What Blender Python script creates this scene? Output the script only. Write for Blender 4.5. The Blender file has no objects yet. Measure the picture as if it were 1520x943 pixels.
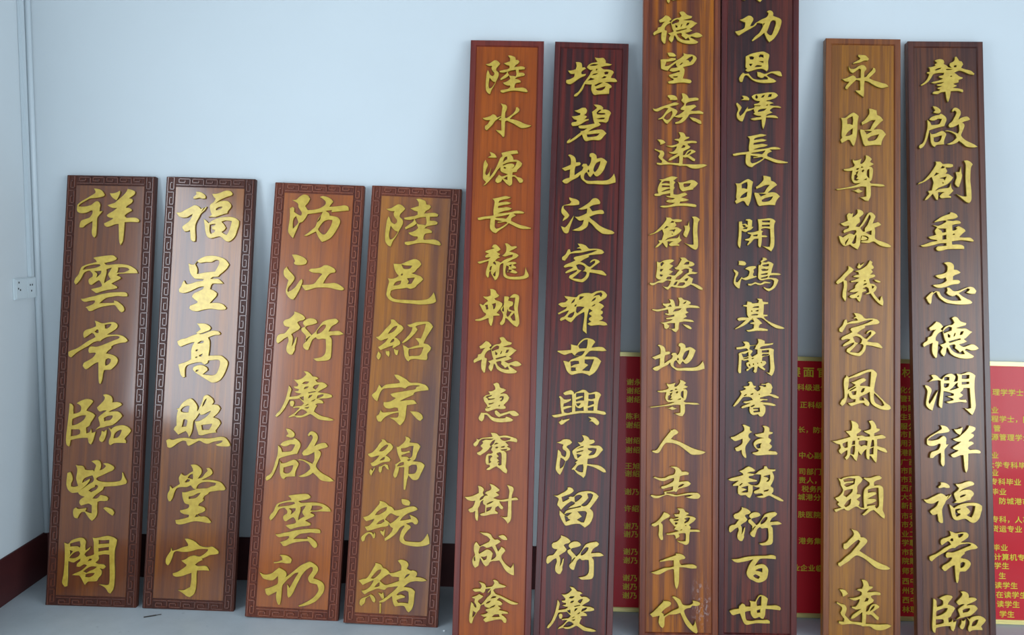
import bpy, bmesh, math, random
from mathutils import Vector, Matrix
from mathutils.geometry import delaunay_2d_cdt
random.seed(7)
S = bpy.context.scene
C = S.collection

# ------------------------------------------------------------------ camera
def basis(r, u, w, o):                     # right, up, forward, origin
    return Matrix(((r[0], u[0], -w[0], o[0]), (r[1], u[1], -w[1], o[1]), (r[2], u[2], -w[2], o[2]), (0, 0, 0, 1)))
cam_data = bpy.data.cameras.new('camera')
cam = bpy.data.objects.new('camera', cam_data); C.objects.link(cam)
cam_data.sensor_width = 36.0
cam_data.lens = 36.0 * 1238.956 / 1520.0
cam_data.clip_start = 0.05
cam.matrix_world = basis((0.99942816, 0.02555476, 0.02214268), (-0.02471906, 0.10535307, 0.99412761),
                         (-0.02307189, 0.99410648, -0.10592452), (0.0, -3.392289, 1.513836))
S.camera = cam

# ------------------------------------------------------------------ colour management, world, daylight
S.view_settings.view_transform = 'Standard'
S.view_settings.look = 'None'
S.view_settings.gamma = 1.0
S.view_settings.use_curve_mapping = False
S.view_settings.exposure = 0.0
world = bpy.data.worlds.new('sky'); S.world = world; world.use_nodes = True
world.node_tree.nodes['Background'].inputs[0].default_value = (0.62, 0.80, 1.0, 1)
world.node_tree.nodes['Background'].inputs[1].default_value = 0.9
ROOM = dict(x0=-2.046, x1=4.2, y0=-6.6, z1=3.3)

def daylight(name, loc, rot, sx, sy, power, col):   # soft daylight filling a real opening of the room
    L = bpy.data.lights.new(name, 'AREA'); L.shape = 'RECTANGLE'; L.size = sx; L.size_y = sy
    L.energy = power; L.color = col
    o = bpy.data.objects.new(name, L); C.objects.link(o); o.location = loc; o.rotation_euler = rot
    o['label'] = 'daylight coming in through the opening'; o['category'] = 'light'
    return o
R = math.radians
daylight('window_daylight', (ROOM['x0'] - 0.10, -2.41, 1.585), (0, R(-90), 0), 1.53, 2.58, 60, (0.80, 0.91, 1.0))
daylight('doorway_daylight', (1.4, ROOM['y0'] - 0.10, 1.40), (R(90), 0, 0), 4.7, 2.7, 71, (0.86, 0.94, 1.0))
daylight('side_window_daylight', (ROOM['x1'] + 0.10, -4.3, 1.85), (0, R(90), 0), 2.1, 4.0, 205, (0.86, 0.94, 1.0))

# ------------------------------------------------------------------ helpers
def tag(o, label=None, cat=None, group=None, kind=None):
    if label: o['label'] = label
    if cat: o['category'] = cat
    if group: o['group'] = group
    if kind: o['kind'] = kind
    return o
def link_bm(name, bm, mat, parent=None, smooth=False):
    bmesh.ops.recalc_face_normals(bm, faces=bm.faces)
    me = bpy.data.meshes.new(name); bm.to_mesh(me); bm.free()
    me.materials.append(mat)
    if smooth: me.polygons.foreach_set('use_smooth', [True] * len(me.polygons))
    return link_me(name, me, parent)
def link_me(name, me, parent=None):
    o = bpy.data.objects.new(name, me); C.objects.link(o)
    if parent: o.parent = parent
    return o
def box(bm, x0, x1, y0, y1, z0, z1, bev=0.0):
    r = bmesh.ops.create_cube(bm, size=1.0)
    vs = r['verts']
    for v in vs:
        v.co = Vector(((x0 + x1) / 2 + v.co.x * (x1 - x0), (y0 + y1) / 2 + v.co.y * (y1 - y0), (z0 + z1) / 2 + v.co.z * (z1 - z0)))
    if bev:
        es = list({e for v in vs for e in v.link_edges})
        bmesh.ops.bevel(bm, geom=es, offset=bev, segments=2, affect='EDGES')
def cyl(bm, p, q, r, seg=20):
    p, q = Vector(p), Vector(q); d = q - p
    m = Matrix.Translation((p + q) / 2) @ d.to_track_quat('Z', 'Y').to_matrix().to_4x4()
    bmesh.ops.create_cone(bm, cap_ends=True, segments=seg, radius1=r, radius2=r, depth=d.length, matrix=m)
def empty(name, m):
    o = bpy.data.objects.new(name, None); C.objects.link(o); o.matrix_world = m; o.empty_display_size = 0.1
    return o

# ------------------------------------------------------------------ materials
def srgb(r, g, b):
    f = lambda c: (c / 255 / 12.92) if c <= 10 else ((c / 255 + 0.055) / 1.055) ** 2.4
    return (f(r), f(g), f(b), 1)
def mat(name, col=(0.5, 0.5, 0.5, 1), rough=0.5, metal=0.0, coat=0.0, spec=0.5):
    m = bpy.data.materials.new(name); m.use_nodes = True
    b = m.node_tree.nodes['Principled BSDF']
    b.inputs['Base Color'].default_value = col; b.inputs['Roughness'].default_value = rough
    b.inputs['Metallic'].default_value = metal; b.inputs['Coat Weight'].default_value = coat
    b.inputs['Coat Roughness'].default_value = 0.12; b.inputs['Specular IOR Level'].default_value = spec
    return m, m.node_tree, b
def N(nt, t, **kw):
    n = nt.nodes.new(t)
    for k, v in kw.items(): setattr(n, k, v)
    return n
def mapping(nt, scale, loc=(0, 0, 0), rot=(0, 0, 0)):
    tc = N(nt, 'ShaderNodeTexCoord'); mp = N(nt, 'ShaderNodeMapping')
    mp.inputs['Scale'].default_value = scale; mp.inputs['Location'].default_value = loc; mp.inputs['Rotation'].default_value = rot
    nt.links.new(tc.outputs['Object'], mp.inputs['Vector']); return mp.outputs['Vector']
def noise(nt, vec, scale=1.0, detail=4.0, rough=0.55, dist=0.0):
    n = N(nt, 'ShaderNodeTexNoise'); n.inputs['Scale'].default_value = scale; n.inputs['Detail'].default_value = detail
    n.inputs['Roughness'].default_value = rough; n.inputs['Distortion'].default_value = dist
    nt.links.new(vec, n.inputs['Vector']); return n.outputs['Fac']
def ramp(nt, fac, stops):
    r = N(nt, 'ShaderNodeValToRGB'); cr = r.color_ramp
    while len(cr.elements) < len(stops): cr.elements.new(0.5)
    for e, (p, c) in zip(cr.elements, stops): e.position = p; e.color = c
    nt.links.new(fac, r.inputs['Fac']); return r.outputs['Color']
def mix(nt, fac, a, b, mode='MIX'):
    m = N(nt, 'ShaderNodeMix', data_type='RGBA', blend_type=mode)
    for s, v in ((m.inputs['Factor'], fac), (m.inputs['A'], a), (m.inputs['B'], b)):
        pass
    ins = [i for i in m.inputs if i.name == 'Factor'][0], [i for i in m.inputs if i.name == 'A' and i.type == 'RGBA'][0], [i for i in m.inputs if i.name == 'B' and i.type == 'RGBA'][0]
    for s, v in zip(ins, (fac, a, b)):
        if hasattr(v, 'is_output'): nt.links.new(v, s)
        else: s.default_value = v
    return [o for o in m.outputs if o.type == 'RGBA'][0]
def bump(nt, b, h, strength, dist):
    n = N(nt, 'ShaderNodeBump'); n.inputs['Strength'].default_value = strength; n.inputs['Distance'].default_value = dist
    nt.links.new(h, n.inputs['Height']); nt.links.new(n.outputs['Normal'], b.inputs['Normal'])

def wood(name, dark, mid, light, seed, streak=0.5, rough=0.30, coat=0.85, coatr=0.13, bands=(), ior=1.75, scuff=None):
    """varnished hardwood: soft bands along the board (local z), heartwood bands at given places, fine streaks and pores"""
    k = 0.76
    def rich(c, f):
        g = 0.3 * c[0] + 0.59 * c[1] + 0.11 * c[2]
        return tuple(max(0.002, (g + (x - g) * f) * k * h) for x, h in zip(c, (1.0, 1.06, 1.0))) + (1,)
    dark, mid, light = rich(dark, 1.1), rich(mid, 1.22), rich(light, 1.22)
    m, nt, b = mat(name, mid, rough, 0, coat, spec=0.3)
    b.inputs['Coat Roughness'].default_value = coatr; b.inputs['Coat IOR'].default_value = ior if coat > 0.5 else 1.5
    v1 = mapping(nt, (9, 3, 0.55), (seed * 3.1, seed, seed * 1.7))
    v2 = mapping(nt, (52, 10, 1.1), (seed, 0, seed * 2.3))
    v3 = mapping(nt, (420, 100, 9), (seed, 0, 0))
    n1 = noise(nt, v1, 1, 3, 0.5, 0.6); n2 = noise(nt, v2, 1, 5, 0.65, 0.5); n3 = noise(nt, v3, 1, 2, 0.5)
    c = ramp(nt, n1, [(0.38, mid), (0.60, light)])
    def scaled(fac, k):
        fm = N(nt, 'ShaderNodeMath', operation='MULTIPLY'); nt.links.new(fac, fm.inputs[0]); fm.inputs[1].default_value = k
        return fm.outputs[0]
    c = mix(nt, scaled(ramp(nt, n1, [(0.34, (1, 1, 1, 1)), (0.46, (0, 0, 0, 1))]), streak), c, dark)
    tc = N(nt, 'ShaderNodeTexCoord'); sp = N(nt, 'ShaderNodeSeparateXYZ'); nt.links.new(tc.outputs['Object'], sp.inputs[0])
    for (bx, bw, bs, z0, z1) in bands:                    # dark heartwood running along the grain
        w = noise(nt, mapping(nt, (14, 5, 1.3), (seed + bx * 40, 0, seed)), 1, 4, 0.6)
        off = N(nt, 'ShaderNodeMath', operation='MULTIPLY_ADD'); nt.links.new(w, off.inputs[0]); off.inputs[1].default_value = bw * 2.2; off.inputs[2].default_value = -bx - bw * 1.1
        ad = N(nt, 'ShaderNodeMath', operation='ADD'); nt.links.new(sp.outputs['X'], ad.inputs[0]); nt.links.new(off.outputs[0], ad.inputs[1])
        ab = N(nt, 'ShaderNodeMath', operation='ABSOLUTE'); nt.links.new(ad.outputs[0], ab.inputs[0])
        mr = N(nt, 'ShaderNodeMapRange', interpolation_type='SMOOTHSTEP'); nt.links.new(ab.outputs[0], mr.inputs['Value'])
        mr.inputs['From Min'].default_value = bw * 1.15; mr.inputs['From Max'].default_value = bw * 0.35; mr.inputs['To Min'].default_value = 0; mr.inputs['To Max'].default_value = bs
        zr = N(nt, 'ShaderNodeMapRange', interpolation_type='SMOOTHSTEP'); nt.links.new(sp.outputs['Z'], zr.inputs['Value'])
        zr.inputs['From Min'].default_value = z1 + 0.15; zr.inputs['From Max'].default_value = z1 - 0.15
        z2 = N(nt, 'ShaderNodeMapRange', interpolation_type='SMOOTHSTEP'); nt.links.new(sp.outputs['Z'], z2.inputs['Value'])
        z2.inputs['From Min'].default_value = z0 - 0.15; z2.inputs['From Max'].default_value = z0 + 0.15
        m1 = N(nt, 'ShaderNodeMath', operation='MULTIPLY'); nt.links.new(mr.outputs[0], m1.inputs[0]); nt.links.new(zr.outputs[0], m1.inputs[1])
        m2 = N(nt, 'ShaderNodeMath', operation='MULTIPLY'); nt.links.new(m1.outputs[0], m2.inputs[0]); nt.links.new(z2.outputs[0], m2.inputs[1])
        c = mix(nt, m2.outputs[0], c, dark)
    c = mix(nt, scaled(ramp(nt, n2, [(0.42, (1, 1, 1, 1)), (0.55, (0, 0, 0, 1))]), 0.22 + 0.85 * streak), c, dark)
    g = ramp(nt, n3, [(0.35, (0.82, 0.80, 0.80, 1)), (0.6, (1, 1, 1, 1))])
    c = mix(nt, 1.0, c, g, 'MULTIPLY')
    if scuff:                                             # pale rubbed scratches in one patch
        vm = N(nt, 'ShaderNodeVectorMath', operation='DISTANCE'); mp = N(nt, 'ShaderNodeMapping'); nt.links.new(tc.outputs['Object'], mp.inputs['Vector'])
        mp.inputs['Scale'].default_value = (1, 0, 0.35); nt.links.new(mp.outputs[0], vm.inputs[0]); vm.inputs[1].default_value = (scuff[0], 0, scuff[1] * 0.35)
        mr = N(nt, 'ShaderNodeMapRange'); nt.links.new(vm.outputs['Value'], mr.inputs['Value']); mr.inputs['From Min'].default_value = scuff[2]; mr.inputs['From Max'].default_value = scuff[2] * 0.3
        sn = ramp(nt, noise(nt, mapping(nt, (60, 10, 26), (3, 1, 2)), 1, 5, 0.7, 1.2), [(0.52, (0, 0, 0, 1)), (0.66, (0.7, 0.7, 0.7, 1))])
        mm = N(nt, 'ShaderNodeMath', operation='MULTIPLY'); nt.links.new(mr.outputs[0], mm.inputs[0]); nt.links.new(sn, mm.inputs[1])
        c = mix(nt, mm.outputs[0], c, (0.42, 0.36, 0.36, 1))
    nt.links.new(c, b.inputs['Base Color'])
    bump(nt, b, n3, 0.10, 0.0005)
    return m, nt, b, c

gold, nt, b = mat('gold_paint', srgb(200, 180, 95), 0.32, 0.2, 0.55)
b.inputs['Coat IOR'].default_value = 1.75
b.inputs['Coat Roughness'].default_value = 0.16
n = noise(nt, mapping(nt, (60, 60, 60)), 1, 3); nt.links.new(ramp(nt, n, [(0.3, srgb(190, 154, 48)), (0.7, srgb(212, 180, 66))]), b.inputs['Base Color'])
bump(nt, b, noise(nt, mapping(nt, (300, 300, 300)), 1, 2), 0.10, 0.0005)

def wall_material(name, col, rough=0.75):
    m, nt, b = mat(name, col, rough, spec=0.25)
    a = noise(nt, mapping(nt, (0.9, 0.9, 0.9)), 1, 5, 0.6)
    c = ramp(nt, a, [(0.3, tuple(x * 0.95 for x in col[:3]) + (1,)), (0.7, col)])
    sc = noise(nt, mapping(nt, (7, 7, 16)), 1, 6, 0.72)
    sf = ramp(nt, sc, [(0.735, (0, 0, 0, 1)), (0.765, (0.35, 0.35, 0.35, 1))])
    c = mix(nt, sf, c, (col[0] * 0.72, col[1] * 0.72, col[2] * 0.74, 1))
    nt.links.new(c, b.inputs['Base Color'])
    bump(nt, b, noise(nt, mapping(nt, (45, 45, 45)), 1, 3), 0.10, 0.001)
    return m
M_wall = wall_material('pale_blue_white_wall_paint', (0.63, 0.675, 0.695, 1))
M_ceil = wall_material('ceiling_paint', (0.42, 0.46, 0.50, 1))
M_skirt, nt, b = mat('dark_red_skirting_paint', (0.055, 0.010, 0.010, 1), 0.5)
n = noise(nt, mapping(nt, (3, 3, 9)), 1, 5); nt.links.new(ramp(nt, n, [(0.3, (0.042, 0.007, 0.008, 1)), (0.7, (0.068, 0.013, 0.012, 1))]), b.inputs['Base Color'])
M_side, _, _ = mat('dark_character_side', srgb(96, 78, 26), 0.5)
M_floor, nt, b = mat('grey_cement_floor', (0.36, 0.39, 0.41, 1), 0.42)
n = noise(nt, mapping(nt, (2.2, 2.2, 2.2)), 1, 8, 0.65)
c = ramp(nt, n, [(0.30, (0.40, 0.44, 0.46, 1)), (0.62, (0.52, 0.56, 0.58, 1)), (0.78, (0.58, 0.62, 0.64, 1))])
n2 = noise(nt, mapping(nt, (30, 30, 30)), 1, 6, 0.7)
c = mix(nt, ramp(nt, n2, [(0.62, (0, 0, 0, 1)), (0.72, (0.4, 0.4, 0.4, 1))]), c, (0.20, 0.22, 0.23, 1))
nt.links.new(c, b.inputs['Base Color']); bump(nt, b, n2, 0.15, 0.002)
M_plastic, _, _ = mat('white_plastic', (0.62, 0.68, 0.70, 1), 0.35)
M_grey, _, _ = mat('grey_conduit_plastic', (0.56, 0.62, 0.65, 1), 0.4)
M_hole, _, _ = mat('dark_socket_hole', (0.02, 0.02, 0.02, 1), 0.6)
M_alu, _, _ = mat('window_aluminium', (0.55, 0.57, 0.58, 1), 0.35, 0.8)

# ------------------------------------------------------------------ room
X0, X1, Y0, Z1 = ROOM['x0'], ROOM['x1'], ROOM['y0'], ROOM['z1']
T = 0.22
def struct(name, bm, m, parent=None):
    o = link_bm(name, bm, m, parent)
    if not parent: o['kind'] = 'structure'
    return o
bm = bmesh.new(); box(bm, X0 - T, X1 + T, Y0 - 3.0, T, -0.12, 0); struct('floor', bm, M_floor)
bm = bmesh.new(); box(bm, X0 - T, X1 + T, Y0 - T, T, Z1, Z1 + 0.15); struct('ceiling', bm, M_ceil)
bm = bmesh.new(); box(bm, X0 - T, X1 + T, 0, T, 0, Z1); struct('wall_back', bm, M_wall)
def wall_with_hole(name, axis, pos, out, a0, a1, h):   # hole h = (b0, b1, z0, z1)
    bm = bmesh.new()
    def bx(p0, p1, z0, z1):
        if p1 - p0 < 1e-4 or z1 - z0 < 1e-4: return
        lo, hi = min(pos, pos + out), max(pos, pos + out)
        if axis == 'x': box(bm, lo, hi, p0, p1, z0, z1)
        else: box(bm, p0, p1, lo, hi, z0, z1)
    b0, b1, z0, z1 = h
    bx(a0, b0, 0, Z1); bx(b1, a1, 0, Z1); bx(b0, b1, 0, z0); bx(b0, b1, z1, Z1)
    return struct(name, bm, M_wall)
HL = (-3.70, -1.12, 0.82, 2.35); HR = (-6.3, -2.3, 0.8, 2.9); HF = (-1.0, 3.8, 0.0, 2.75)
wall_with_hole('wall_left', 'x', X0, -T, Y0, 0, HL)
wall_with_hole('wall_right', 'x', X1, T, Y0, 0, HR)
wall_with_hole('wall_front', 'y', Y0, -T, X0 - T, X1 + T, HF)
def window(name, x, h, s):
    bm = bmesh.new(); y0, y1, z0, z1 = h; w = 0.04
    xa, xb = sorted((x + s * 0.03, x + s * 0.07))
    box(bm, xa, xb, y0, y1, z0, z0 + w); box(bm, xa, xb, y0, y1, z1 - w, z1)
    for y in (y0, y1 - w): box(bm, xa, xb, y, y + w, z0 + w, z1 - w)
    ym = (y0 + y1) / 2; box(bm, xa, xb, ym - w / 2, ym + w / 2, z0 + w, z1 - w)
    return struct(name, bm, M_alu)
window('window_1', X0, HL, -1); window('window_2', X1, HR, 1)
SK = 0.188
bm = bmesh.new(); box(bm, X0 + 0.008, X1, -0.008, 0.0, 0, SK, 0.0015); struct('baseboard_back', bm, M_skirt)
bm = bmesh.new(); box(bm, X0, X0 + 0.008, Y0, 0.0, 0, SK, 0.0015); struct('baseboard_left', bm, M_skirt)
bm = bmesh.new(); box(bm, X1 - 0.008, X1, Y0, 0.0, 0, SK, 0.0015); struct('baseboard_right', bm, M_skirt)

# conduit in the corner and the two-gang socket on the left wall
bm = bmesh.new(); cyl(bm, (X0 + 0.012, -0.012, SK), (X0 + 0.012, -0.012, Z1), 0.0125)
tag(link_bm('conduit_pipe', bm, M_grey, smooth=True), 'pale plastic conduit pipe running up the room corner', 'pipe')
bm = bmesh.new(); box(bm, X0, X0 + 0.016, -0.062, -0.038, 1.275, Z1, 0.002)
tag(link_bm('cable_trunking', bm, M_grey), 'narrow pale cable trunking rising from the wall socket', 'trunking')
sk = empty('wall_socket', Matrix.Translation((X0, -0.090, 1.232)))
tag(sk, 'pale double wall socket box beside the corner conduit', 'socket')
bm = bmesh.new(); box(bm, 0, 0.010, -0.072, 0.070, -0.043, 0.043, 0.002); link_bm('back_box', bm, M_plastic, sk)
bm = bmesh.new(); box(bm, 0.010, 0.015, -0.070, 0.002, -0.040, 0.040, 0.002); link_bm('socket_plate', bm, M_plastic, sk)
bm = bmesh.new(); box(bm, 0.010, 0.015, 0.004, 0.063, -0.040, 0.040, 0.002); link_bm('socket_plate', bm, M_plastic, sk)
for (y, z) in ((-0.052, 0.026), (-0.044, -0.004), (-0.056, 0.002), (0.022, 0.012), (0.036, 0.012), (0.029, -0.012)):
    bm = bmesh.new(); box(bm, 0.0148, 0.0158, y - 0.0028, y + 0.0028, z - 0.0035, z + 0.0035); link_bm('pin_hole', bm, M_hole, sk)

GLYPHS = {
'祥': '-312,565 -247,562 -166,539 -120,496 -85,439 -116,405 -201,383 -281,370 -389,356 -459,316 -537,271 -593,226 -606,197 -526,194 -439,205 -354,231 -298,276 -249,310 -197,292 -168,235 -176,169 -176,104 -116,113 -156,54 -204,-4 -220,-62 -217,-178 -219,-293 -222,-380 -255,-431 -293,-395 -314,-324 -309,-223 -309,-136 -315,-100 -379,-138 -449,-182 -497,-229 -570,-228 -560,-141 -526,-83 -441,-52 -370,-22 -323,51 -316,109 -348,116 -404,86 -476,62 -563,58 -622,88 -639,139 -635,204 -629,233 -546,307 -447,367 -377,411 -286,471 -280,507;12,477 84,475 170,502 212,531 225,503 203,423 176,364 156,335 89,370 43,420;370,570 443,557 524,523 526,479 492,435 415,383 474,363 490,327 456,276 379,224 359,187 417,188 469,161 478,125 435,102 365,57 338,21 383,-14 469,-8 571,-11 630,-45 639,-81 611,-103 488,-99 344,-109 342,-224 335,-368 326,-483 287,-570 271,-556 245,-456 234,-298 223,-147 144,-156 59,-194 -6,-209 -58,-182 -74,-139 -18,-109 81,-56 109,-30 50,-25 -9,0 -25,28 17,65 101,117 178,179 113,172 40,191 -23,230 37,253 122,284 178,335 261,409 330,483 364,541',
'雲': '-275,508 -219,528 -104,548 11,565 126,570 201,518 188,482 103,444 18,424 -47,408 6,375 135,388 293,398 453,376 556,325 616,276 641,217 518,214 375,207 245,197 218,167 277,147 310,119 279,90 209,53 118,1 184,-27 236,-54 237,-90 159,-113 45,-130 -69,-161 -168,-196 -220,-171 -287,-127 -259,-108 -188,-92 -88,-61 -76,-25 -107,32 -138,60 -194,30 -277,-37 -329,-16 -351,55 -327,98 -271,135 -274,193 -335,249 -392,237 -448,203 -481,138 -527,51 -602,-36 -641,13 -616,92 -562,165 -530,252 -498,324 -413,369 -313,400 -199,431 -223,466;-473,267 -439,318 -354,353 -240,376 -139,382 -120,354 -208,316 -323,292 -423,276;-240,241 -176,245 -101,254 -102,211 -143,160 -191,116 -180,188 -203,216;3,285 109,320 83,265 43,192 61,135 99,93 36,56 -31,7 -23,76 7,206;239,323 340,330 427,318 469,287 415,258 345,230 215,222 235,268;-487,-313 -422,-311 -323,-281 -209,-254 -95,-219 48,-187 176,-170 335,-162 422,-171 452,-214 447,-249 368,-255 252,-247 138,-266 38,-287 -32,-331 -101,-397 0,-388 115,-385 194,-376 177,-334 243,-347 302,-381 369,-437 401,-500 389,-550 347,-570 310,-545 264,-496 218,-440 175,-431 60,-448 -54,-470 -167,-513 -258,-558 -316,-552 -347,-510 -385,-482 -328,-459 -244,-422 -196,-371 -204,-345 -290,-356 -390,-378 -456,-355',
'常': '-93,627 -28,614 31,587 103,584 203,605 303,607 363,569 372,519 339,468 269,417 172,358 272,360 387,363 489,337 556,289 594,240 538,206 453,194 339,163 269,126 264,83 202,32 169,-18 234,-28 321,-50 388,-98 412,-155 387,-226 333,-291 278,-339 206,-344 142,-352 124,-430 113,-544 84,-627 54,-609 39,-517 27,-348 19,-199 -44,-222 -127,-281 -203,-342 -247,-333 -293,-278 -267,-213 -190,-169 -93,-103 -37,-23 -54,-12 -112,-14 -169,-24 -193,30 -175,94 -133,116 -32,112 81,147 194,195 306,247 405,285 425,321 360,334 274,325 160,301 76,256 35,220 -23,218 -108,188 -205,115 -289,70 -386,11 -469,-55 -531,-117 -583,-86 -594,-8 -531,29 -432,67 -321,140 -210,221 -112,273 -63,306 -102,366 -146,379 -201,335 -285,276 -308,318 -305,397 -250,448 -165,471 -66,516 -68,559;-83,409 -42,453 -8,446 -5,389 -45,386;112,549 176,564 248,569 221,523 166,479 123,481;167,-139 216,-117 267,-130 263,-186 222,-237 166,-260 156,-203',
'臨': '-610,325 -566,312 -532,263 -531,186 -520,122 -457,138 -387,175 -373,232 -385,281 -437,315 -473,328 -411,372 -327,409 -256,425 -169,406 -139,372 -179,314 -233,249 -266,192 -200,173 -127,139 -85,98 -122,27 -168,-45 -194,-109 -256,-145 -253,-202 -243,-258 -180,-228 -155,-164 -141,-213 -137,-248 -59,-218 -77,-296 -101,-394 -139,-477 -184,-446 -204,-383 -210,-348 -317,-351 -431,-368 -551,-399 -562,-463 -573,-526 -625,-499 -646,-409 -644,-268 -631,-99 -619,85 -612,226;-536,16 -438,61 -347,92 -268,94 -300,22 -376,-43 -460,-87 -537,-108 -547,-54;-555,-188 -483,-186 -397,-184 -370,-212 -372,-268 -435,-298 -555,-322;48,510 112,526 184,507 229,472 249,417 248,367 334,379 406,364 443,325 395,286 312,242 227,205 186,175 285,192 371,187 431,146 459,98 407,33 339,-32 270,-83 171,-106 87,-134 23,-145 -26,-168 -68,-190 -27,-140 21,-103 11,-40 -14,30 -16,72 45,130 142,202 85,201 14,178 -30,205 -58,254 -20,297 34,355 81,412 93,462;92,53 162,90 261,107 263,72 222,21 151,6 102,-10;61,-194 105,-214 160,-170 157,-247 139,-332 114,-389 80,-425 28,-398 18,-342 51,-278;187,-134 230,-147 246,-168 300,-117 385,-87 484,-77 571,-103 631,-151 646,-186 607,-250 552,-307 526,-350 556,-385 558,-431 472,-429 373,-431 302,-447 254,-481 216,-449 216,-372 245,-301 249,-231 225,-182;315,-271 348,-221 418,-178 463,-176 436,-254 395,-312 339,-334 304,-335',
'紫': '-435,491 -370,478 -305,477 -268,450 -244,402 -180,394 -87,399 -57,372 -46,428 -27,478 -43,512 -124,569 -75,588 -4,597 47,571 71,515 67,445 49,396 118,426 173,483 150,503 113,533 184,543 256,520 323,480 339,438 305,395 222,358 124,307 13,255 -14,226 30,192 131,174 245,173 358,180 443,197 485,219 503,275 499,373 521,352 553,276 600,194 588,145 504,119 391,97 277,87 150,77 131,21 56,-44 -26,-109 -67,-159 19,-154 60,-121 87,-85 144,-91 216,-110 249,-150 234,-193 178,-205 92,-204 37,-226 34,-324 40,-449 9,-533 -52,-597 -104,-557 -164,-482 -203,-428 -266,-432 -307,-472 -346,-557 -411,-538 -439,-462 -433,-378 -385,-342 -341,-369 -270,-360 -185,-343 -177,-364 -197,-406 -138,-433 -67,-445 -72,-340 -74,-292 -133,-261 -189,-274 -287,-304 -326,-250 -314,-194 -266,-151 -225,-128 -297,-110 -349,-69 -357,-48 -428,-57 -485,-59 -559,-5 -600,92 -600,232 -591,330 -535,352 -495,276 -481,193 -509,122 -506,66 -434,61 -364,84 -388,139 -412,237 -399,349 -402,419;-276,184 -250,227 -173,264 -89,294 -66,253 -57,218 -69,176 -124,139 -207,81 -303,9 -208,95 -141,188 -136,230 -212,186 -288,142;-152,-8 -98,35 -35,65 -23,107 20,101 36,81 3,24 -60,-12 -101,-34;156,-341 198,-319 269,-331 342,-364 381,-425 355,-484 297,-455 216,-395',
'閣': '-517,402 -466,383 -424,391 -384,448 -300,485 -202,508 -130,489 -91,428 -101,345 -90,262 -35,305 12,341 -20,278 -88,220 -107,178 -70,138 28,168 84,191 70,322 65,419 39,515 96,510 181,526 265,549 350,558 450,534 526,487 514,390 491,278 493,85 511,-136 513,-329 499,-467 447,-558 403,-539 343,-458 270,-412 205,-386 283,-391 368,-395 412,-360 409,-139 396,54 389,192 282,196 170,172 181,96 120,32 178,6 278,2 330,-44 282,-87 211,-76 249,-130 245,-199 192,-270 159,-326 53,-336 -17,-345 -68,-408 -101,-361 -140,-293 -186,-232 -250,-227 -335,-223 -294,-194 -211,-157 -156,-128 -88,-70 -47,-28 -105,-9 -188,-59 -252,-54 -247,1 -193,51 -181,100 -264,49 -319,20 -420,45 -421,-80 -412,-246 -417,-439 -465,-454 -526,-373 -506,-221 -495,-13 -499,195;-402,385 -311,415 -213,439 -195,370 -206,314 -265,340 -399,329;-403,260 -338,241 -391,163;-380,150 -301,221 -224,244 -194,203 -226,147 -310,106 -402,107;162,470 269,469 375,480 371,413 272,404 166,394;163,311 276,328 372,344 371,278 279,270 166,248;-37,56 3,105 49,102 26,71;-99,-133 -58,-97 39,-46 152,-47 98,-93 15,-130 -54,-173 -120,-140;-67,-201 17,-178 116,-168 83,-217 7,-254 -72,-250',
'福': '-313,372 -258,424 -261,482 -196,484 -137,464 -77,422 -57,379 -66,346 -131,344 -189,357 -260,337 -303,336;-641,51 -548,57 -464,107 -366,161 -303,199 -253,210 -194,188 -141,139 -78,170 -130,74 -49,178 -21,186 -60,112 -136,38 -168,-35 -207,-108 -234,-195 -232,-310 -218,-425 -220,-518 -263,-527 -316,-485 -329,-385 -343,-299 -382,-322 -447,-331 -494,-268 -496,-225 -434,-173 -365,-113 -326,-40 -308,26 -357,-5 -412,-42 -498,-52 -572,-33 -610,9;66,451 138,453 223,474 308,513 379,527 445,510 483,461 457,424 386,400 301,361 217,316 148,256 232,302 347,319 420,293 467,229 455,171 408,112 396,62 304,37 205,-2 149,-22 77,-20 19,-29 81,30 56,87 29,187 48,238 104,283 143,349 98,391;161,148 210,178 288,195 262,158 170,117;-80,-61 -28,-88 26,-144 109,-84 207,-38 336,-12 465,-4 567,-27 641,-82 639,-168 609,-284 578,-386 518,-466 448,-507 375,-485 300,-423 242,-410 157,-435 86,-451 19,-425 -21,-347 -41,-247 -61,-147;56,-179 113,-163 171,-161 143,-191 87,-214 105,-271 163,-284 150,-320 80,-358 55,-287;290,-110 368,-83 491,-90 474,-188 444,-289 405,-370 353,-350 301,-315 350,-278 383,-227 344,-163',
'星': '-327,393 -268,374 -211,376 -157,442 -88,501 10,547 138,563 268,548 385,509 461,440 492,391 453,318 385,244 316,185 276,141 176,131 135,96 206,103 292,99 352,58 398,9 298,2 211,3 162,-20 138,-106 219,-139 279,-187 268,-245 214,-310 147,-388 232,-377 332,-378 420,-410 480,-472 461,-509 354,-519 239,-509 124,-508 11,-531 -102,-563 -203,-552 -263,-511 -251,-454 -181,-423 -111,-392 -106,-364 -172,-323 -225,-275 -193,-210 -96,-157 -12,-111 0,-61 -86,-78 -183,-124 -281,-177 -394,-209 -481,-191 -492,-127 -452,-75 -428,4 -394,48 -355,-15 -304,-21 -219,4 -135,35 -21,53 -8,82 -94,86 -181,90 -241,139 -288,209 -315,308;-190,383 -150,435 -98,404 16,426 131,429 215,475 280,467 290,413 252,326 213,246 113,236 -1,218 -143,185 -141,285',
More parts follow.
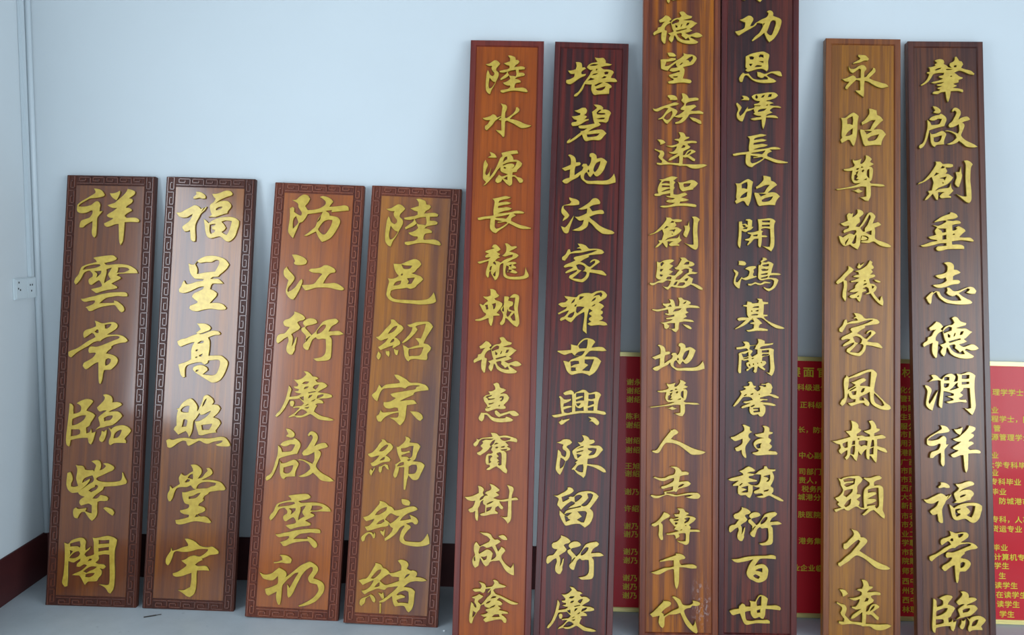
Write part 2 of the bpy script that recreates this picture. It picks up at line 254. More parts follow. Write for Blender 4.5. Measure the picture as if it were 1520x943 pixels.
'高': '-144,578 -44,584 42,577 116,537 144,495 120,452 50,421 -41,385 -90,374 -32,369 52,400 164,446 235,449 307,430 345,389 311,363 226,356 142,325 100,302 135,233 140,91 126,-51 219,-45 361,-40 449,-89 518,-165 509,-264 465,-392 400,-507 318,-567 219,-584 102,-525 -16,-458 -119,-398 -180,-337 -154,-280 -42,-240 44,-252 111,-292 128,-340 80,-384 32,-421 125,-432 225,-436 295,-405 334,-326 357,-227 360,-156 323,-129 224,-139 124,-150 113,-200 58,-234 13,-210 -16,-190 -116,-201 -228,-233 -305,-271 -329,-349 -321,-490 -356,-505 -409,-451 -443,-353 -470,-248 -414,-225 -330,-194 -233,-141 -221,-105 -229,36 -206,136 -167,208 -251,184 -349,145 -440,103 -492,140 -518,210 -441,256 -343,280 -231,334 -119,373 -155,393 -107,430 -59,467 -98,523;-108,182 -53,226 11,235 8,200 -51,187;-135,28 -130,54 -90,62 -107,33;-66,-57 -25,-35 3,-20 -12,-63 -44,-74;-138,-105 -122,-85 -91,-82 -107,-101;-117,-377 -100,-348 -54,-337 -78,-369',
'照': '-470,247 -421,255 -382,327 -315,400 -232,449 -175,447 -108,386 -53,304 -55,205 -35,234 3,320 40,433 64,512 127,535 192,502 252,448 270,392 236,349 314,352 373,326 407,271 366,192 312,134 271,97 343,79 402,39 427,-16 381,-95 335,-160 351,-201 288,-210 175,-233 64,-267 -1,-256 -26,-187 -60,-90 -94,7 -9,17 60,55 156,128 222,222 152,191 84,147 20,131 -10,172 -68,64 -115,6 -128,-148 -151,-247 -190,-312 -223,-236 -260,-195 -323,-225 -406,-270 -451,-223 -504,-169 -479,-112 -451,-90 -459,36 -451,163 -440,205;-383,221 -336,272 -274,299 -213,305 -221,241 -231,178 -317,175 -374,187;-316,34 -273,36 -239,16 -247,-47 -259,-97 -343,-111;45,-65 137,-52 257,-29 232,-93 199,-148 114,-151 65,-158;40,300 64,378 96,442 121,457 99,386 73,336;-641,-391 -586,-354 -514,-372 -402,-338 -275,-322 -189,-326 -89,-343 38,-317 180,-319 307,-301 433,-275 519,-286 578,-333 625,-401 641,-442 600,-465 486,-469 386,-459 342,-432 412,-409 467,-379 480,-350 409,-360 297,-385 200,-428 114,-413 27,-374 -56,-412 -174,-479 -217,-460 -242,-391 -314,-386 -410,-439 -492,-505 -554,-535 -612,-516 -623,-453',
'堂': '-147,583 -62,591 3,568 70,508 81,431 49,368 16,318 93,348 146,420 199,478 168,525 224,534 276,494 300,440 268,390 192,345 96,293 223,304 337,295 451,271 525,211 571,144 545,108 432,97 334,79 257,62 224,19 156,-25 137,-74 159,-94 119,-137 71,-167 52,-209 124,-221 182,-253 192,-301 144,-338 61,-369 41,-390 106,-415 191,-412 264,-451 321,-518 297,-540 212,-536 112,-519 -1,-516 -113,-542 -196,-572 -309,-591 -373,-572 -391,-504 -328,-494 -230,-470 -133,-438 -121,-396 -221,-386 -293,-354 -310,-313 -240,-297 -157,-266 -130,-230 -139,-196 -211,-178 -250,-124 -276,-41 -287,42 -217,44 -119,76 -22,107 -65,120 -125,180 -194,143 -293,139 -391,114 -436,36 -465,-76 -504,-147 -539,-149 -571,-80 -569,3 -537,74 -535,158 -482,104 -407,155 -339,200 -367,317 -322,409 -285,376 -221,371 -152,423 -91,460 -100,508;-148,-43 -57,-19 18,25 81,42 42,-15 -12,-59 -96,-76 -146,-85;-8,122 17,185 85,237 197,258 311,252 375,241 356,198 286,175 203,137 133,134 62,124;-244,238 -195,296 -145,291 -151,263 -199,240;-190,324 -150,381 -95,404 -85,349 -89,302;-6,-434 26,-377 78,-416 36,-425',
'宇': '-165,560 -102,563 -16,538 57,500 131,440 217,416 302,413 379,429 444,397 510,345 517,297 450,276 352,263 284,226 201,188 210,161 134,123 67,66 125,40 251,52 308,34 355,-40 270,-37 115,-45 106,-126 113,-263 107,-401 77,-498 3,-563 -68,-545 -142,-493 -244,-435 -131,-431 -63,-394 -8,-364 6,-240 5,-95 -78,-126 -174,-164 -286,-183 -358,-158 -367,-117 -277,-86 -196,-34 -115,31 -102,59 -161,98 -212,137 -136,161 -54,219 43,244 143,227 225,272 292,336 311,372 233,375 107,364 10,332 -102,307 -214,303 -314,313 -368,276 -391,185 -441,59 -467,31 -512,70 -517,153 -479,237 -434,308 -424,377 -399,316 -315,340 -219,385 -94,425 -96,459 -134,513',
'防': '-560,352 -475,363 -421,416 -359,462 -295,472 -236,445 -197,389 -228,315 -287,240 -232,163 -146,167 -33,193 51,233 112,286 115,344 54,399 -6,433 50,457 137,443 219,406 272,350 233,298 200,246 279,252 392,268 506,287 579,254 595,183 513,172 371,152 243,135 255,176 127,159 201,116 219,66 320,56 393,30 433,-33 417,-120 354,-253 276,-371 180,-440 96,-472 50,-424 3,-354 -38,-269 -128,-316 -211,-363 -276,-358 -201,-305 -120,-229 -59,-169 -29,-81 34,51 71,132 -56,105 -226,77 -264,-4 -323,-86 -378,-110 -408,-198 -444,-300 -487,-417 -539,-376 -595,-292 -591,-148 -580,11 -592,184 -537,216 -499,188 -501,116 -456,82 -382,48 -353,50 -350,108 -421,206 -433,278 -486,312;-500,-223 -511,-116 -499,-29 -459,24 -418,-54 -407,-104 -453,-171;2,-224 46,-136 112,-54 196,-22 275,-23 265,-98 222,-201 157,-304 100,-314 41,-273;-23,-74 -13,-9 40,59 31,-21',
'江': '-474,448 -381,452 -279,423 -205,383 -159,335 -177,277 -239,249 -338,239 -396,251 -427,281 -401,318;-616,115 -604,152 -557,204 -525,148 -456,79 -394,11 -390,-46 -441,-134 -493,-208 -511,-265 -501,-300 -433,-262 -366,-202 -321,-129 -276,-56 -235,-32 -224,-82 -241,-154 -277,-255 -339,-386 -384,-452 -450,-433 -518,-365 -547,-295 -542,-224 -527,-138 -510,-66 -578,-12 -611,44;-241,-154 -170,-144 -71,-135 13,-107 91,3 157,84 84,100 -15,98 -73,117 -118,144 -78,181 21,193 119,218 188,264 274,261 376,215 422,160 410,124 312,98 247,17 190,-100 296,-95 409,-80 511,-114 585,-161 616,-195 575,-225 461,-216 317,-187 174,-186 47,-198 -50,-231 -148,-257 -193,-223',
'衍': '-348,479 -268,461 -195,429 -135,382 -119,347 -159,310 -228,293 -269,263 -238,222 -199,174 -231,123 -299,78 -373,25 -341,-30 -336,-114 -350,-214 -313,-142 -284,-42 -257,-26 -264,-125 -286,-225 -282,-281 -325,-374 -381,-377 -450,-310 -450,-204 -421,-104 -440,-34 -502,-65 -569,-125 -629,-170 -660,-136 -664,-80 -647,-15 -593,22 -509,40 -457,106 -418,164 -490,172 -535,201 -553,264 -514,308 -430,340 -351,422;-161,246 -144,296 -62,350 22,360 95,335 130,280 86,250 3,222 -80,200 -106,164 -46,103 30,29 97,95 161,190 225,291 308,338 419,364 490,371 546,327 510,276 428,223 389,172 364,114 463,125 576,130 664,74 567,46 440,40 384,23 431,-38 440,-178 442,-319 433,-403 387,-455 275,-474 163,-479 89,-433 187,-414 269,-383 321,-310 327,-183 311,-43 247,-39 163,-53 111,-17 51,-69 15,-169 -14,-269 -63,-271 -123,-218 -127,-161 -88,-117 -64,-46 -91,-61 -81,-4 -127,50 -180,104 -177,161 -108,192 -138,216;135,55 131,104 176,176 243,236 300,235 289,181 237,115 183,71;-93,-104 -70,-60 -24,-9 10,7 -29,-44 -67,-102',
'慶': '-78,473 0,465 59,430 104,383 175,372 234,340 166,309 210,269 295,273 367,248 412,208 372,165 291,119 230,74 336,65 435,56 507,31 517,-10 441,-34 344,-46 253,-57 318,-82 356,-122 336,-143 238,-148 197,-171 233,-183 202,-240 178,-304 251,-349 338,-386 437,-403 523,-426 580,-451 512,-473 371,-468 272,-452 198,-407 111,-362 30,-401 -53,-432 -151,-437 -194,-418 -263,-435 -325,-452 -293,-409 -212,-356 -147,-291 -107,-247 -177,-251 -226,-260 -242,-233 -292,-221 -311,-152 -285,-116 -236,-114 -219,-162 -242,-233 -166,-215 -82,-204 -29,-153 -74,-114 -126,-67 -161,-76 -245,-87 -322,-97 -364,-197 -414,-296 -478,-383 -544,-448 -580,-429 -549,-372 -484,-299 -429,-172 -389,-44 -348,181 -293,106 -309,29 -318,-41 -221,-23 -152,-6 -98,32 -183,42 -241,67 -158,85 -146,113 -231,130 -255,164 -178,174 -166,210 -211,250 -264,303 -186,300 -104,331 -24,405 -48,439;-90,227 -43,264 41,271 15,239 -33,223;-48,124 -29,160 40,177 8,141;126,153 152,196 242,224 217,171 185,124;41,59 180,93 181,79 56,46;-121,-46 -45,-22 -40,-98 -83,-79;49,-52 66,4 128,21 89,-30;228,5 324,37 346,24 299,-16 217,-51;109,-112 190,-60 164,-96;-5,-201 56,-163 50,-184;-9,-243 81,-218 48,-254;-196,-397 -144,-332 -77,-278 -6,-291 46,-330 -28,-376 -97,-395',
'啟': '-339,514 -268,503 -202,465 -161,418 -161,370 -201,338 -250,338 -321,355 -316,383 -283,406 -314,459;-670,-474 -652,-425 -585,-380 -536,-282 -504,-143 -477,-31 -466,79 -473,182 -411,130 -378,56 -266,68 -198,85 -160,149 -136,205 -220,208 -294,170 -371,164 -429,191 -377,249 -282,288 -199,306 -158,335 -100,304 -40,244 -29,176 -58,99 -82,29 -178,10 -288,-23 -398,-62 -432,-78 -446,-168 -475,-265 -516,-377 -579,-476 -646,-514;-415,-118 -377,-164 -294,-147 -212,-108 -130,-81 -79,-109 -41,-162 -64,-232 -93,-316 -94,-405 -191,-414 -274,-427 -306,-470 -357,-445 -398,-358 -407,-235;-329,-245 -247,-220 -171,-196 -143,-194 -172,-292 -224,-343 -294,-353 -330,-327;8,47 39,103 93,147 143,232 192,331 196,380 159,412 119,376 97,403 128,459 182,483 255,451 298,391 298,322 268,252 243,196 310,240 407,269 463,261 512,201 469,172 386,150 325,124 369,91 380,37 344,-61 308,-146 304,-201 358,-267 431,-318 532,-368 604,-406 670,-457 580,-475 468,-467 397,-443 323,-378 249,-320 183,-371 101,-402 18,-413 -39,-395 43,-364 123,-312 189,-247 170,-180 97,-128 25,-97 -81,-88 -19,-65 66,-81 137,-106 224,-143 254,-79 256,3 248,79 184,41 116,10 39,0',
'礽': '-273,475 -197,479 -113,463 -48,419 -31,379 -48,324 -131,316 -215,329 -283,319 -366,308 -381,328 -299,345 -212,383 -229,430;-637,126 -559,93 -476,94 -395,125 -329,182 -264,233 -192,202 -127,159 -109,99 -127,58 -22,144 56,215 135,286 228,338 322,376 394,346 466,296 495,237 474,169 437,113 412,65 482,48 568,12 619,-39 637,-105 622,-186 572,-269 482,-367 376,-426 281,-458 186,-479 151,-464 237,-420 344,-361 436,-289 499,-206 522,-138 488,-46 419,-36 349,-19 310,39 314,93 351,149 382,204 385,265 350,273 290,233 245,191 188,114 139,17 91,-92 44,-216 -6,-298 -45,-325 -68,-288 -79,-195 -88,-68 -61,-100 -37,-139 18,-29 66,67 116,157 48,140 -17,77 -83,20 -134,-43 -178,-106 -182,-240 -187,-375 -201,-462 -236,-464 -276,-379 -290,-286 -281,-219 -367,-270 -433,-307 -485,-269 -512,-177 -430,-152 -350,-115 -277,-71 -269,10 -280,70 -331,14 -385,-16 -482,-7 -567,22',
'陸': '-568,263 -469,282 -401,329 -325,368 -245,343 -184,280 -223,228 -277,167 -280,109 -227,61 -212,-3 -233,-76 -271,-150 -309,-238 -347,-312 -392,-386 -428,-495 -479,-476 -541,-399 -556,-263 -551,-119 -539,26 -509,114 -478,72 -445,1 -378,-39 -338,-1 -341,49 -395,112 -413,176 -394,220 -494,223;-454,-79 -400,-141 -355,-175 -305,-187 -336,-254 -396,-328 -451,-352 -477,-274 -469,-173;18,492 89,495 161,476 213,449 231,385 295,381 326,338 287,286 231,255 199,203 291,214 404,226 484,193 466,149 381,141 317,138 321,64 428,61 480,27 460,-10 348,-36 264,-61 224,-99 310,-110 376,-150 371,-186 286,-197 238,-214 213,-287 223,-329 336,-317 435,-313 522,-345 568,-407 541,-430 441,-417 312,-400 170,-396 44,-416 -82,-451 -154,-432 -157,-389 -59,-371 40,-352 94,-306 92,-271 21,-269 -52,-241 -97,-200 -14,-175 55,-136 95,-91 63,-34 62,-6 -6,-66 -158,-138 -168,-95 -93,-34 -12,35 0,78 -85,57 -185,63 -201,98 -89,125 10,144 68,175 62,233 -11,251 -85,292 -15,316 76,349 72,422;21,79 112,112 232,132 250,60 253,3 234,-34 177,-22 91,-19 46,23',
'邑': '-395,342 -317,342 -232,350 -122,405 -11,450 60,449 126,409 157,353 125,301 72,249 39,198 -23,166 78,140 165,111 210,56 171,4 104,-56 58,-115 -32,-147 -104,-129 -215,-153 -328,-168 -410,-200 -420,-278 -373,-340 -287,-364 -174,-366 -5,-366 136,-363 248,-347 331,-322 398,-255 430,-190 461,-252 496,-371 435,-412 310,-436 170,-450 28,-439 -127,-435 -269,-427 -369,-411 -442,-372 -496,-296 -496,-197 -475,-82 -464,-17 -490,46 -411,42 -328,67 -281,105 -334,167 -375,250;-238,335 -173,317 -25,316 -71,257 -169,248 -199,265;-239,121 -220,150 -194,144 -211,115;-368,-91 -336,-33 -281,-2 -222,8 -236,-50 -291,-81;-108,60 39,81 8,11 -24,-40 -94,-50 -69,1',
'紹': '-287,403 -223,406 -172,366 -119,319 -62,294 -16,242 -55,181 -121,115 -180,56 -115,24 -69,-37 -80,-87 -135,-117 -188,-155 -223,-156 -205,-107 -288,-138 -370,-177 -445,-213 -482,-176 -498,-148 -431,-103 -364,-44 -312,29 -381,4 -450,-27 -515,5 -560,45 -497,62 -445,121 -380,208 -314,282 -276,340;-318,120 -280,185 -214,258 -145,283 -170,225 -223,166 -277,136;-265,-53 -227,12 -192,23 -197,-22 -237,-45;-486,-232 -432,-299 -449,-370 -475,-399 -513,-359 -515,-317;-346,-214 -311,-221 -272,-215 -262,-277 -275,-334 -335,-281;-188,-162 -144,-188 -91,-185 -99,-242 -110,-291 -145,-286 -177,-231;43,313 119,330 229,378 341,390 453,395 511,362 560,301 519,222 468,135 418,35 394,-36 479,-53 546,-113 528,-170 476,-242 487,-312 469,-362 357,-360 244,-351 148,-370 122,-406 78,-380 31,-305 11,-208 -17,-84 47,-109 106,-141 201,-101 298,-76 295,-27 220,54 276,63 332,59 362,145 392,244 411,344 344,334 261,309 213,285 259,231 214,152 135,64 56,-10 -12,-55 -41,-43 25,31 103,132 141,205 151,268 95,273;110,-162 204,-150 315,-124 392,-118 368,-192 337,-263 269,-287 185,-291 122,-301 104,-232',
'宗': '-141,488 -64,489 23,451 109,407 183,350 308,356 421,338 492,314 544,261 546,219 470,206 374,190 278,161 260,115 185,77 77,24 3,-19 78,-4 175,12 273,12 339,-54 278,-70 209,-81 147,-91 138,-181 127,-347 84,-438 39,-489 -5,-463 -78,-398 -201,-338 -124,-342 -27,-334 -8,-298 -11,-243 -101,-261 -196,-301 -276,-353 -340,-438 -397,-434 -431,-374 -438,-326 -392,-289 -362,-205 -318,-251 -214,-239 -103,-227 -20,-209 -31,-154 -94,-151 -176,-175 -260,-166 -312,-113 -309,-50 -226,-44 -145,-8 -85,37 -149,61 -194,110 -112,139 12,166 150,196 288,228 306,270 381,299 311,301 214,294 139,269 92,225 35,243 -48,242 -159,227 -257,218 -339,198 -391,126 -419,27 -436,-43 -486,-17 -546,49 -542,91 -476,149 -446,220 -422,284 -369,224 -303,283 -192,309 -81,324 -19,338 -43,385 -94,418;209,-205 314,-203 398,-223 457,-276 474,-330 422,-385 364,-356 291,-291',
'綿': '-321,435 -252,432 -200,379 -129,362 -77,303 -94,248 -159,176 -204,126 -154,101 -110,56 -128,14 -204,3 -285,-21 -352,-59 -419,-89 -468,-85 -499,-32 -439,-2 -374,63 -336,120 -404,102 -486,78 -543,109 -559,143 -478,174 -400,260 -350,345 -298,402;-341,201 -290,272 -210,331 -175,326 -207,270 -272,212;-316,29 -264,82 -226,98 -235,56 -275,34;-397,-109 -415,-164 -446,-220 -463,-275 -500,-230 -504,-175 -479,-140 -448,-179 -424,-124;-329,-92 -282,-76 -215,-38 -159,-49 -128,-143 -167,-131 -220,-73 -260,-95 -269,-170 -294,-212 -331,-174;146,513 210,496 254,457 237,401 313,398 397,388 453,336 431,274 395,190 373,93 320,43 431,42 502,25 559,-20 536,-89 499,-173 451,-284 397,-314 328,-304 254,-233 232,-322 224,-417 209,-513 174,-501 166,-366 162,-203 162,-81 65,-88 57,-168 28,-264 -5,-296 -43,-241 -27,-158 -11,-76 -21,-35 46,9 85,38 38,131 4,225 -15,313 27,308 80,352 119,388 157,452;78,277 167,288 248,326 317,336 309,240 298,137 248,94 205,126 101,121 99,148 187,186 262,211 246,244 171,220 95,216;209,58 249,80 284,75 244,46;23,-67 74,-3 142,20 152,-27 105,-50;251,-63 311,-26 394,-22 411,-82 388,-165 335,-195 252,-199',
'統': '-355,386 -271,370 -214,339 -170,301 -100,271 -55,219 54,238 148,277 256,309 339,307 397,262 357,233 263,195 183,157 118,100 67,30 162,48 271,74 254,120 231,153 308,130 379,93 417,34 400,-20 352,-29 302,8 248,-1 187,-24 265,-54 281,-94 229,-150 178,-220 155,-288 186,-346 283,-355 379,-357 474,-349 540,-295 584,-225 609,-184 641,-263 661,-375 588,-413 466,-439 343,-441 218,-425 134,-396 79,-345 78,-265 106,-156 156,-73 141,-60 75,-104 25,-187 -39,-258 -131,-329 -204,-371 -214,-320 -136,-249 -85,-179 -62,-118 -104,-100 -156,-35 -147,-68 -200,-98 -295,-116 -390,-148 -484,-180 -552,-197 -582,-158 -612,-113 -531,-95 -467,-24 -429,38 -510,7 -577,-17 -621,15 -651,60 -557,92 -479,164 -415,248 -352,332;-420,113 -370,183 -291,241 -203,272 -220,211 -286,160 -352,123;-382,-60 -330,-4 -250,41 -234,1 -300,-43;-127,152 -78,144 -7,114 48,116 -4,60 -56,10 -122,-34 -166,5 -223,35 -185,98;69,441 138,438 208,421 245,376 228,321 159,320 96,341 72,387;-661,-317 -603,-253 -537,-216 -468,-219 -431,-258 -413,-210 -393,-262 -399,-323 -433,-332 -472,-266 -514,-242 -573,-299 -595,-380 -635,-402 -658,-363;-306,-171 -250,-188 -205,-132 -215,-200 -223,-287 -259,-256 -296,-217',
'緒': '-357,424 -295,414 -238,390 -198,339 -145,322 -87,278 -65,246 10,257 90,288 146,314 140,403 71,486 131,509 207,496 264,463 285,411 258,343 335,311 375,322 438,299 461,261 437,200 519,197 602,175 652,142 565,120 455,121 347,102 275,58 217,2 299,0 382,-22 440,-72 431,-158 426,-291 398,-398 341,-464 298,-429 245,-353 157,-351 76,-369 39,-324 14,-247 3,-181 -68,-238 -147,-295 -227,-312 -236,-286 -150,-235 -60,-158 18,-88 107,10 -1,-9 -95,-27 -140,-70 -202,-66 -285,-57 -378,-95 -458,-133 -516,-176 -559,-145 -589,-107 -515,-89 -450,-46 -399,23 -363,98 -430,68 -509,30 -568,-6 -612,38 -652,79 -569,113 -502,130 -440,220 -391,316 -354,384;-420,135 -357,218 -293,287 -233,304 -249,243 -313,173 -372,130;-341,-27 -291,35 -251,64 -248,4 -280,-17;-246,91 -150,182 -77,226 -13,183 69,180 117,176 117,110 21,72 -59,41 -140,23 -196,53;221,162 258,230 318,253 286,212;90,-150 141,-101 248,-62 311,-85 325,-204 317,-297 235,-288 126,-293 96,-249 162,-219 249,-194 255,-168 171,-139 124,-155;-546,-237 -453,-199 -408,-163 -344,-199 -306,-264 -323,-317 -365,-293 -403,-229 -419,-197 -491,-247 -506,-327 -570,-396 -607,-352 -598,-279;-267,-123 -197,-145 -169,-111 -147,-189 -144,-229 -177,-244 -221,-193;-227,-319 -193,-324 -191,-502 -215,-509',
'水': '-131,338 -86,321 -36,311 -5,266 -11,214 -32,163 -36,106 -37,49 -2,49 64,96 128,154 160,206 165,257 192,269 237,225 227,179 173,132 108,86 54,28 132,18 210,-3 288,-36 377,-74 477,-95 412,-130 291,-150 213,-117 123,-62 45,-29 0,-7 -35,-25 -36,-122 -38,-235 -42,-315 -69,-338 -114,-282 -171,-238 -214,-193 -172,-198 -105,-202 -108,-100 -111,-9 -167,12 -112,53 -118,70 -178,23 -232,-23 -285,-104 -339,-161 -387,-208 -421,-180 -423,-117 -374,-83 -327,-2 -421,-2 -477,35 -400,53 -323,83 -280,118 -230,102 -190,52 -113,87 -105,196 -96,264',
'源': '-274,316 -213,295 -168,267 -128,204 -199,199 -309,203 -244,243;-347,157 -318,101 -296,57 -325,-23 -344,-113 -316,-146 -279,-100 -253,-44 -238,-4 -252,-89 -255,-179 -191,-87 -139,15 -98,117 -67,196 -24,231 -48,298 40,322 149,347 259,355 283,293 195,280 140,273 180,218 192,167 253,169 320,136 359,98 344,47 301,1 269,-33 259,-73 182,-80 175,-136 228,-135 272,-168 350,-189 389,-233 374,-278 319,-285 285,-241 251,-191 206,-164 174,-170 177,-304 129,-350 79,-318 11,-246 -12,-219 -43,-275 -109,-299 -148,-266 -138,-210 -80,-130 -24,-163 52,-139 84,-121 7,-95 -49,-62 -62,16 -115,-52 -178,-155 -253,-246 -327,-326 -376,-355 -329,-281 -386,-215 -389,-91 -383,89;-12,118 21,209 64,227 71,182 33,153;-14,62 68,103 155,122 254,129 233,67 202,16 169,-2 207,33 211,72 156,94 68,81 3,51;4,-5 15,23 54,7 38,-10;10,-207 80,-166 82,-228 54,-223',
'長': '-239,306 -157,324 -59,349 17,365 116,341 62,312 -25,294 -106,264 -116,230 -46,243 31,256 124,230 65,201 -22,188 -120,163 -130,130 -43,137 44,150 144,124 90,90 -19,65 -127,24 -18,32 113,51 221,81 320,78 381,46 354,29 223,26 173,25 218,-13 137,-65 133,-120 205,-152 293,-189 381,-209 469,-235 513,-245 508,-265 426,-272 339,-271 251,-245 163,-203 85,-166 11,-239 -86,-302 -155,-365 -215,-344 -266,-284 -274,-196 -266,-84 -365,-92 -462,-116 -506,-112 -513,-73 -410,-48 -268,-29 -208,-16 -216,72 -203,184 -199,251;-174,-55 -82,-36 27,-12 92,6 71,-33 29,-78 -37,-68 -147,-65;-178,-105 -123,-115 -36,-129 -123,-142 -133,-165 -46,-152 30,-139 58,-161 -12,-212 -87,-258 -152,-276 -180,-238',
'龍': '-197,326 -142,328 -86,279 -53,236 -95,202 -128,190 -56,148 -93,114 -54,82 -113,58 -150,19 -90,4 -46,-17 7,28 72,62 169,97 179,142 103,123 27,100 -27,115 26,160 51,216 49,293 21,353 64,360 108,333 153,301 229,308 262,287 208,252 112,201 199,181 265,155 293,122 245,77 159,37 85,-9 160,4 226,0 259,-27 184,-56 250,-93 250,-126 164,-133 252,-175 280,-202 242,-222 166,-210 100,-190 108,-91 64,-70 50,-158 58,-234 113,-277 233,-283 341,-272 405,-243 420,-172 429,-89 446,-149 492,-236 488,-285 418,-319 299,-336 169,-336 82,-322 15,-274 2,-159 3,-27 -45,-50 -65,-117 -72,-248 -113,-337 -150,-360 -179,-306 -225,-230 -226,-186 -258,-209 -266,-297 -287,-313 -322,-254 -319,-166 -289,-56 -275,11 -361,-19 -447,-48 -492,-16 -460,-4 -362,20 -287,43 -244,83 -331,70 -348,97 -322,131 -279,154 -345,174 -335,202 -238,237 -173,261 -228,271;-192,-21 -166,2 -143,-30 -137,-63 -176,-42;-254,-148 -239,-98 -212,-87 -227,-153 -242,-175;-186,-251 -139,-184 -142,-272 -158,-283;79,-201 99,-146 164,-155 154,-183;108,-69 162,-46 152,-90',
'朝': '-155,358 -101,354 -46,328 -23,279 27,237 1,203 -63,175 -41,148 36,122 91,86 81,31 29,-46 -13,-96 37,-122 43,-149 -76,-157 -79,-244 -103,-342 -124,-348 -159,-279 -166,-203 -247,-232 -332,-261 -419,-252 -409,-230 -312,-206 -227,-150 -217,-117 -267,-86 -296,-32 -347,59 -326,71 -276,44 -234,89 -186,123 -203,144 -253,176 -281,210 -194,210 -141,233 -143,309;-238,45 -190,52 -177,-24 -209,-41 -221,2;-109,65 -39,88 -38,39 -58,-16 -79,-27 -87,38;120,222 195,219 218,197 197,143 285,123 296,90 276,41 233,24 218,-20 267,-41 321,-50 308,36 322,135 326,200 272,193 218,197 270,253 324,271 390,245 407,202 398,115 385,-16 405,-146 419,-287 378,-358 318,-332 251,-269 185,-206 152,-195 143,-272 102,-327 64,-328 52,-285 88,-230 108,-153 96,-99 56,-35 66,-2 113,53;83,-45 104,10 114,32 122,-66 100,-66;172,-119 191,-21 203,-64 268,-73 205,-162 184,-162;249,-171 312,-94 329,-148 342,-234 294,-236',
'德': '-229,262 -175,242 -130,194 -119,173 -161,134 -128,113 -138,97 -191,69 -238,3 -242,-51 -198,-71 -207,-136 -215,-222 -228,-330 -255,-341 -300,-267 -308,-182 -300,-95 -379,-130 -438,-163 -455,-126 -434,-88 -382,-54 -372,0 -314,23 -278,88 -241,127 -332,103 -350,156 -292,196;23,322 70,345 119,330 169,271 262,241 246,203 172,180 97,156 194,153 248,155 302,124 357,98 304,48 252,-1 215,-24 269,-60 200,-94 136,-112 202,-147 276,-124 351,-101 416,-131 455,-173 407,-201 332,-209 256,-184 225,-201 290,-242 377,-299 346,-331 250,-345 142,-337 56,-307 -10,-260 -44,-186 -66,-165 -85,-262 -116,-314 -160,-264 -167,-221 -136,-167 -181,-119 -122,-102 -80,-79 -108,-5 -127,97 -138,102 -97,168 -33,202 31,214 62,247;-117,97 -85,136 -22,175 22,160 12,117 -52,94 -105,71;-46,61 -7,30 -17,-2 -44,8;47,21 67,75 78,70 63,26;148,45 168,99 211,105 186,56;-37,-67 59,-38 155,-14 161,-30 92,-48 -15,-83;-24,-132 50,-114 72,-129 63,-172 118,-214 140,-246 193,-212 221,-265 151,-267 76,-247 10,-195',
'惠': '-121,343 -52,371 -8,346 15,282 80,262 129,237 92,204 18,160 93,172 147,152 191,95 161,30 88,-46 131,-77 127,-109 58,-127 -38,-119 -113,-142 -208,-176 -251,-161 -263,-119 -210,-107 -233,-44 -277,8 -301,82 -259,126 -174,149 -208,202 -144,209 -80,242 -82,280;-253,94 -216,116 -136,134 -152,118 -215,90 -183,64 -76,77 -108,60 -203,37 -220,74;4,85 30,112 84,113 74,60 43,27 11,32 48,59 52,96;-196,-22 -159,-21 -90,-3 -137,-31 -185,-43;-243,-76 -200,-96 -152,-84 -189,-106 -231,-113;-13,-65 18,-43 8,-70;-330,-195 -271,-199 -223,-198 -174,-228 -131,-264 -55,-289 30,-292 116,-284 136,-257 201,-272 276,-312 245,-345 139,-363 32,-371 -64,-363 -129,-333 -184,-281 -222,-240 -265,-231 -274,-310 -309,-364 -353,-344 -376,-292;-80,-157 -38,-150 28,-207 113,-184 219,-149 294,-147 370,-198 376,-230 328,-247 264,-243 221,-218 199,-203 114,-231 51,-254 9,-277 -35,-251 -73,-210',
'寶': '-95,371 -31,372 23,358 72,317 151,330 226,326 312,302 387,278 409,242 399,204 335,213 260,222 186,209 252,148 220,126 285,91 275,64 233,47 170,35 207,10 214,-53 212,-158 204,-253 237,-314 223,-372 169,-353 104,-297 28,-247 -34,-280 -97,-318 -156,-315 -146,-293 -88,-250 -100,-224 -153,-220 -176,-168 -168,-63 -132,-15 -74,-13 -43,14 -81,55 -56,119 -77,118 -139,43 -212,-12 -275,-56 -328,-36 -340,0 -277,28 -236,77 -280,123 -228,177 -250,208 -187,242 -91,239 -39,261 -145,259 -241,251 -293,212 -328,143 -365,105 -403,125 -409,162 -357,216 -353,258 -310,238 -252,272 -167,284 -61,298 -78,340;-100,149 -59,213 -6,241 -36,172 -83,123;89,281 174,288 280,275 260,253 175,230 111,250;-2,94 29,116 56,106 30,89;114,118 178,135 168,109 115,102;105,65 222,79 201,52 127,50;-25,156 11,184 54,179 12,163;32,-5 90,17 118,-13 123,-213 81,-230 59,-204 90,-172 47,-168 78,-135 35,-89 76,-57 38,-26;-120,-62 -83,-50 -51,-60 -87,-103 -91,-145 -69,-166 -111,-193',
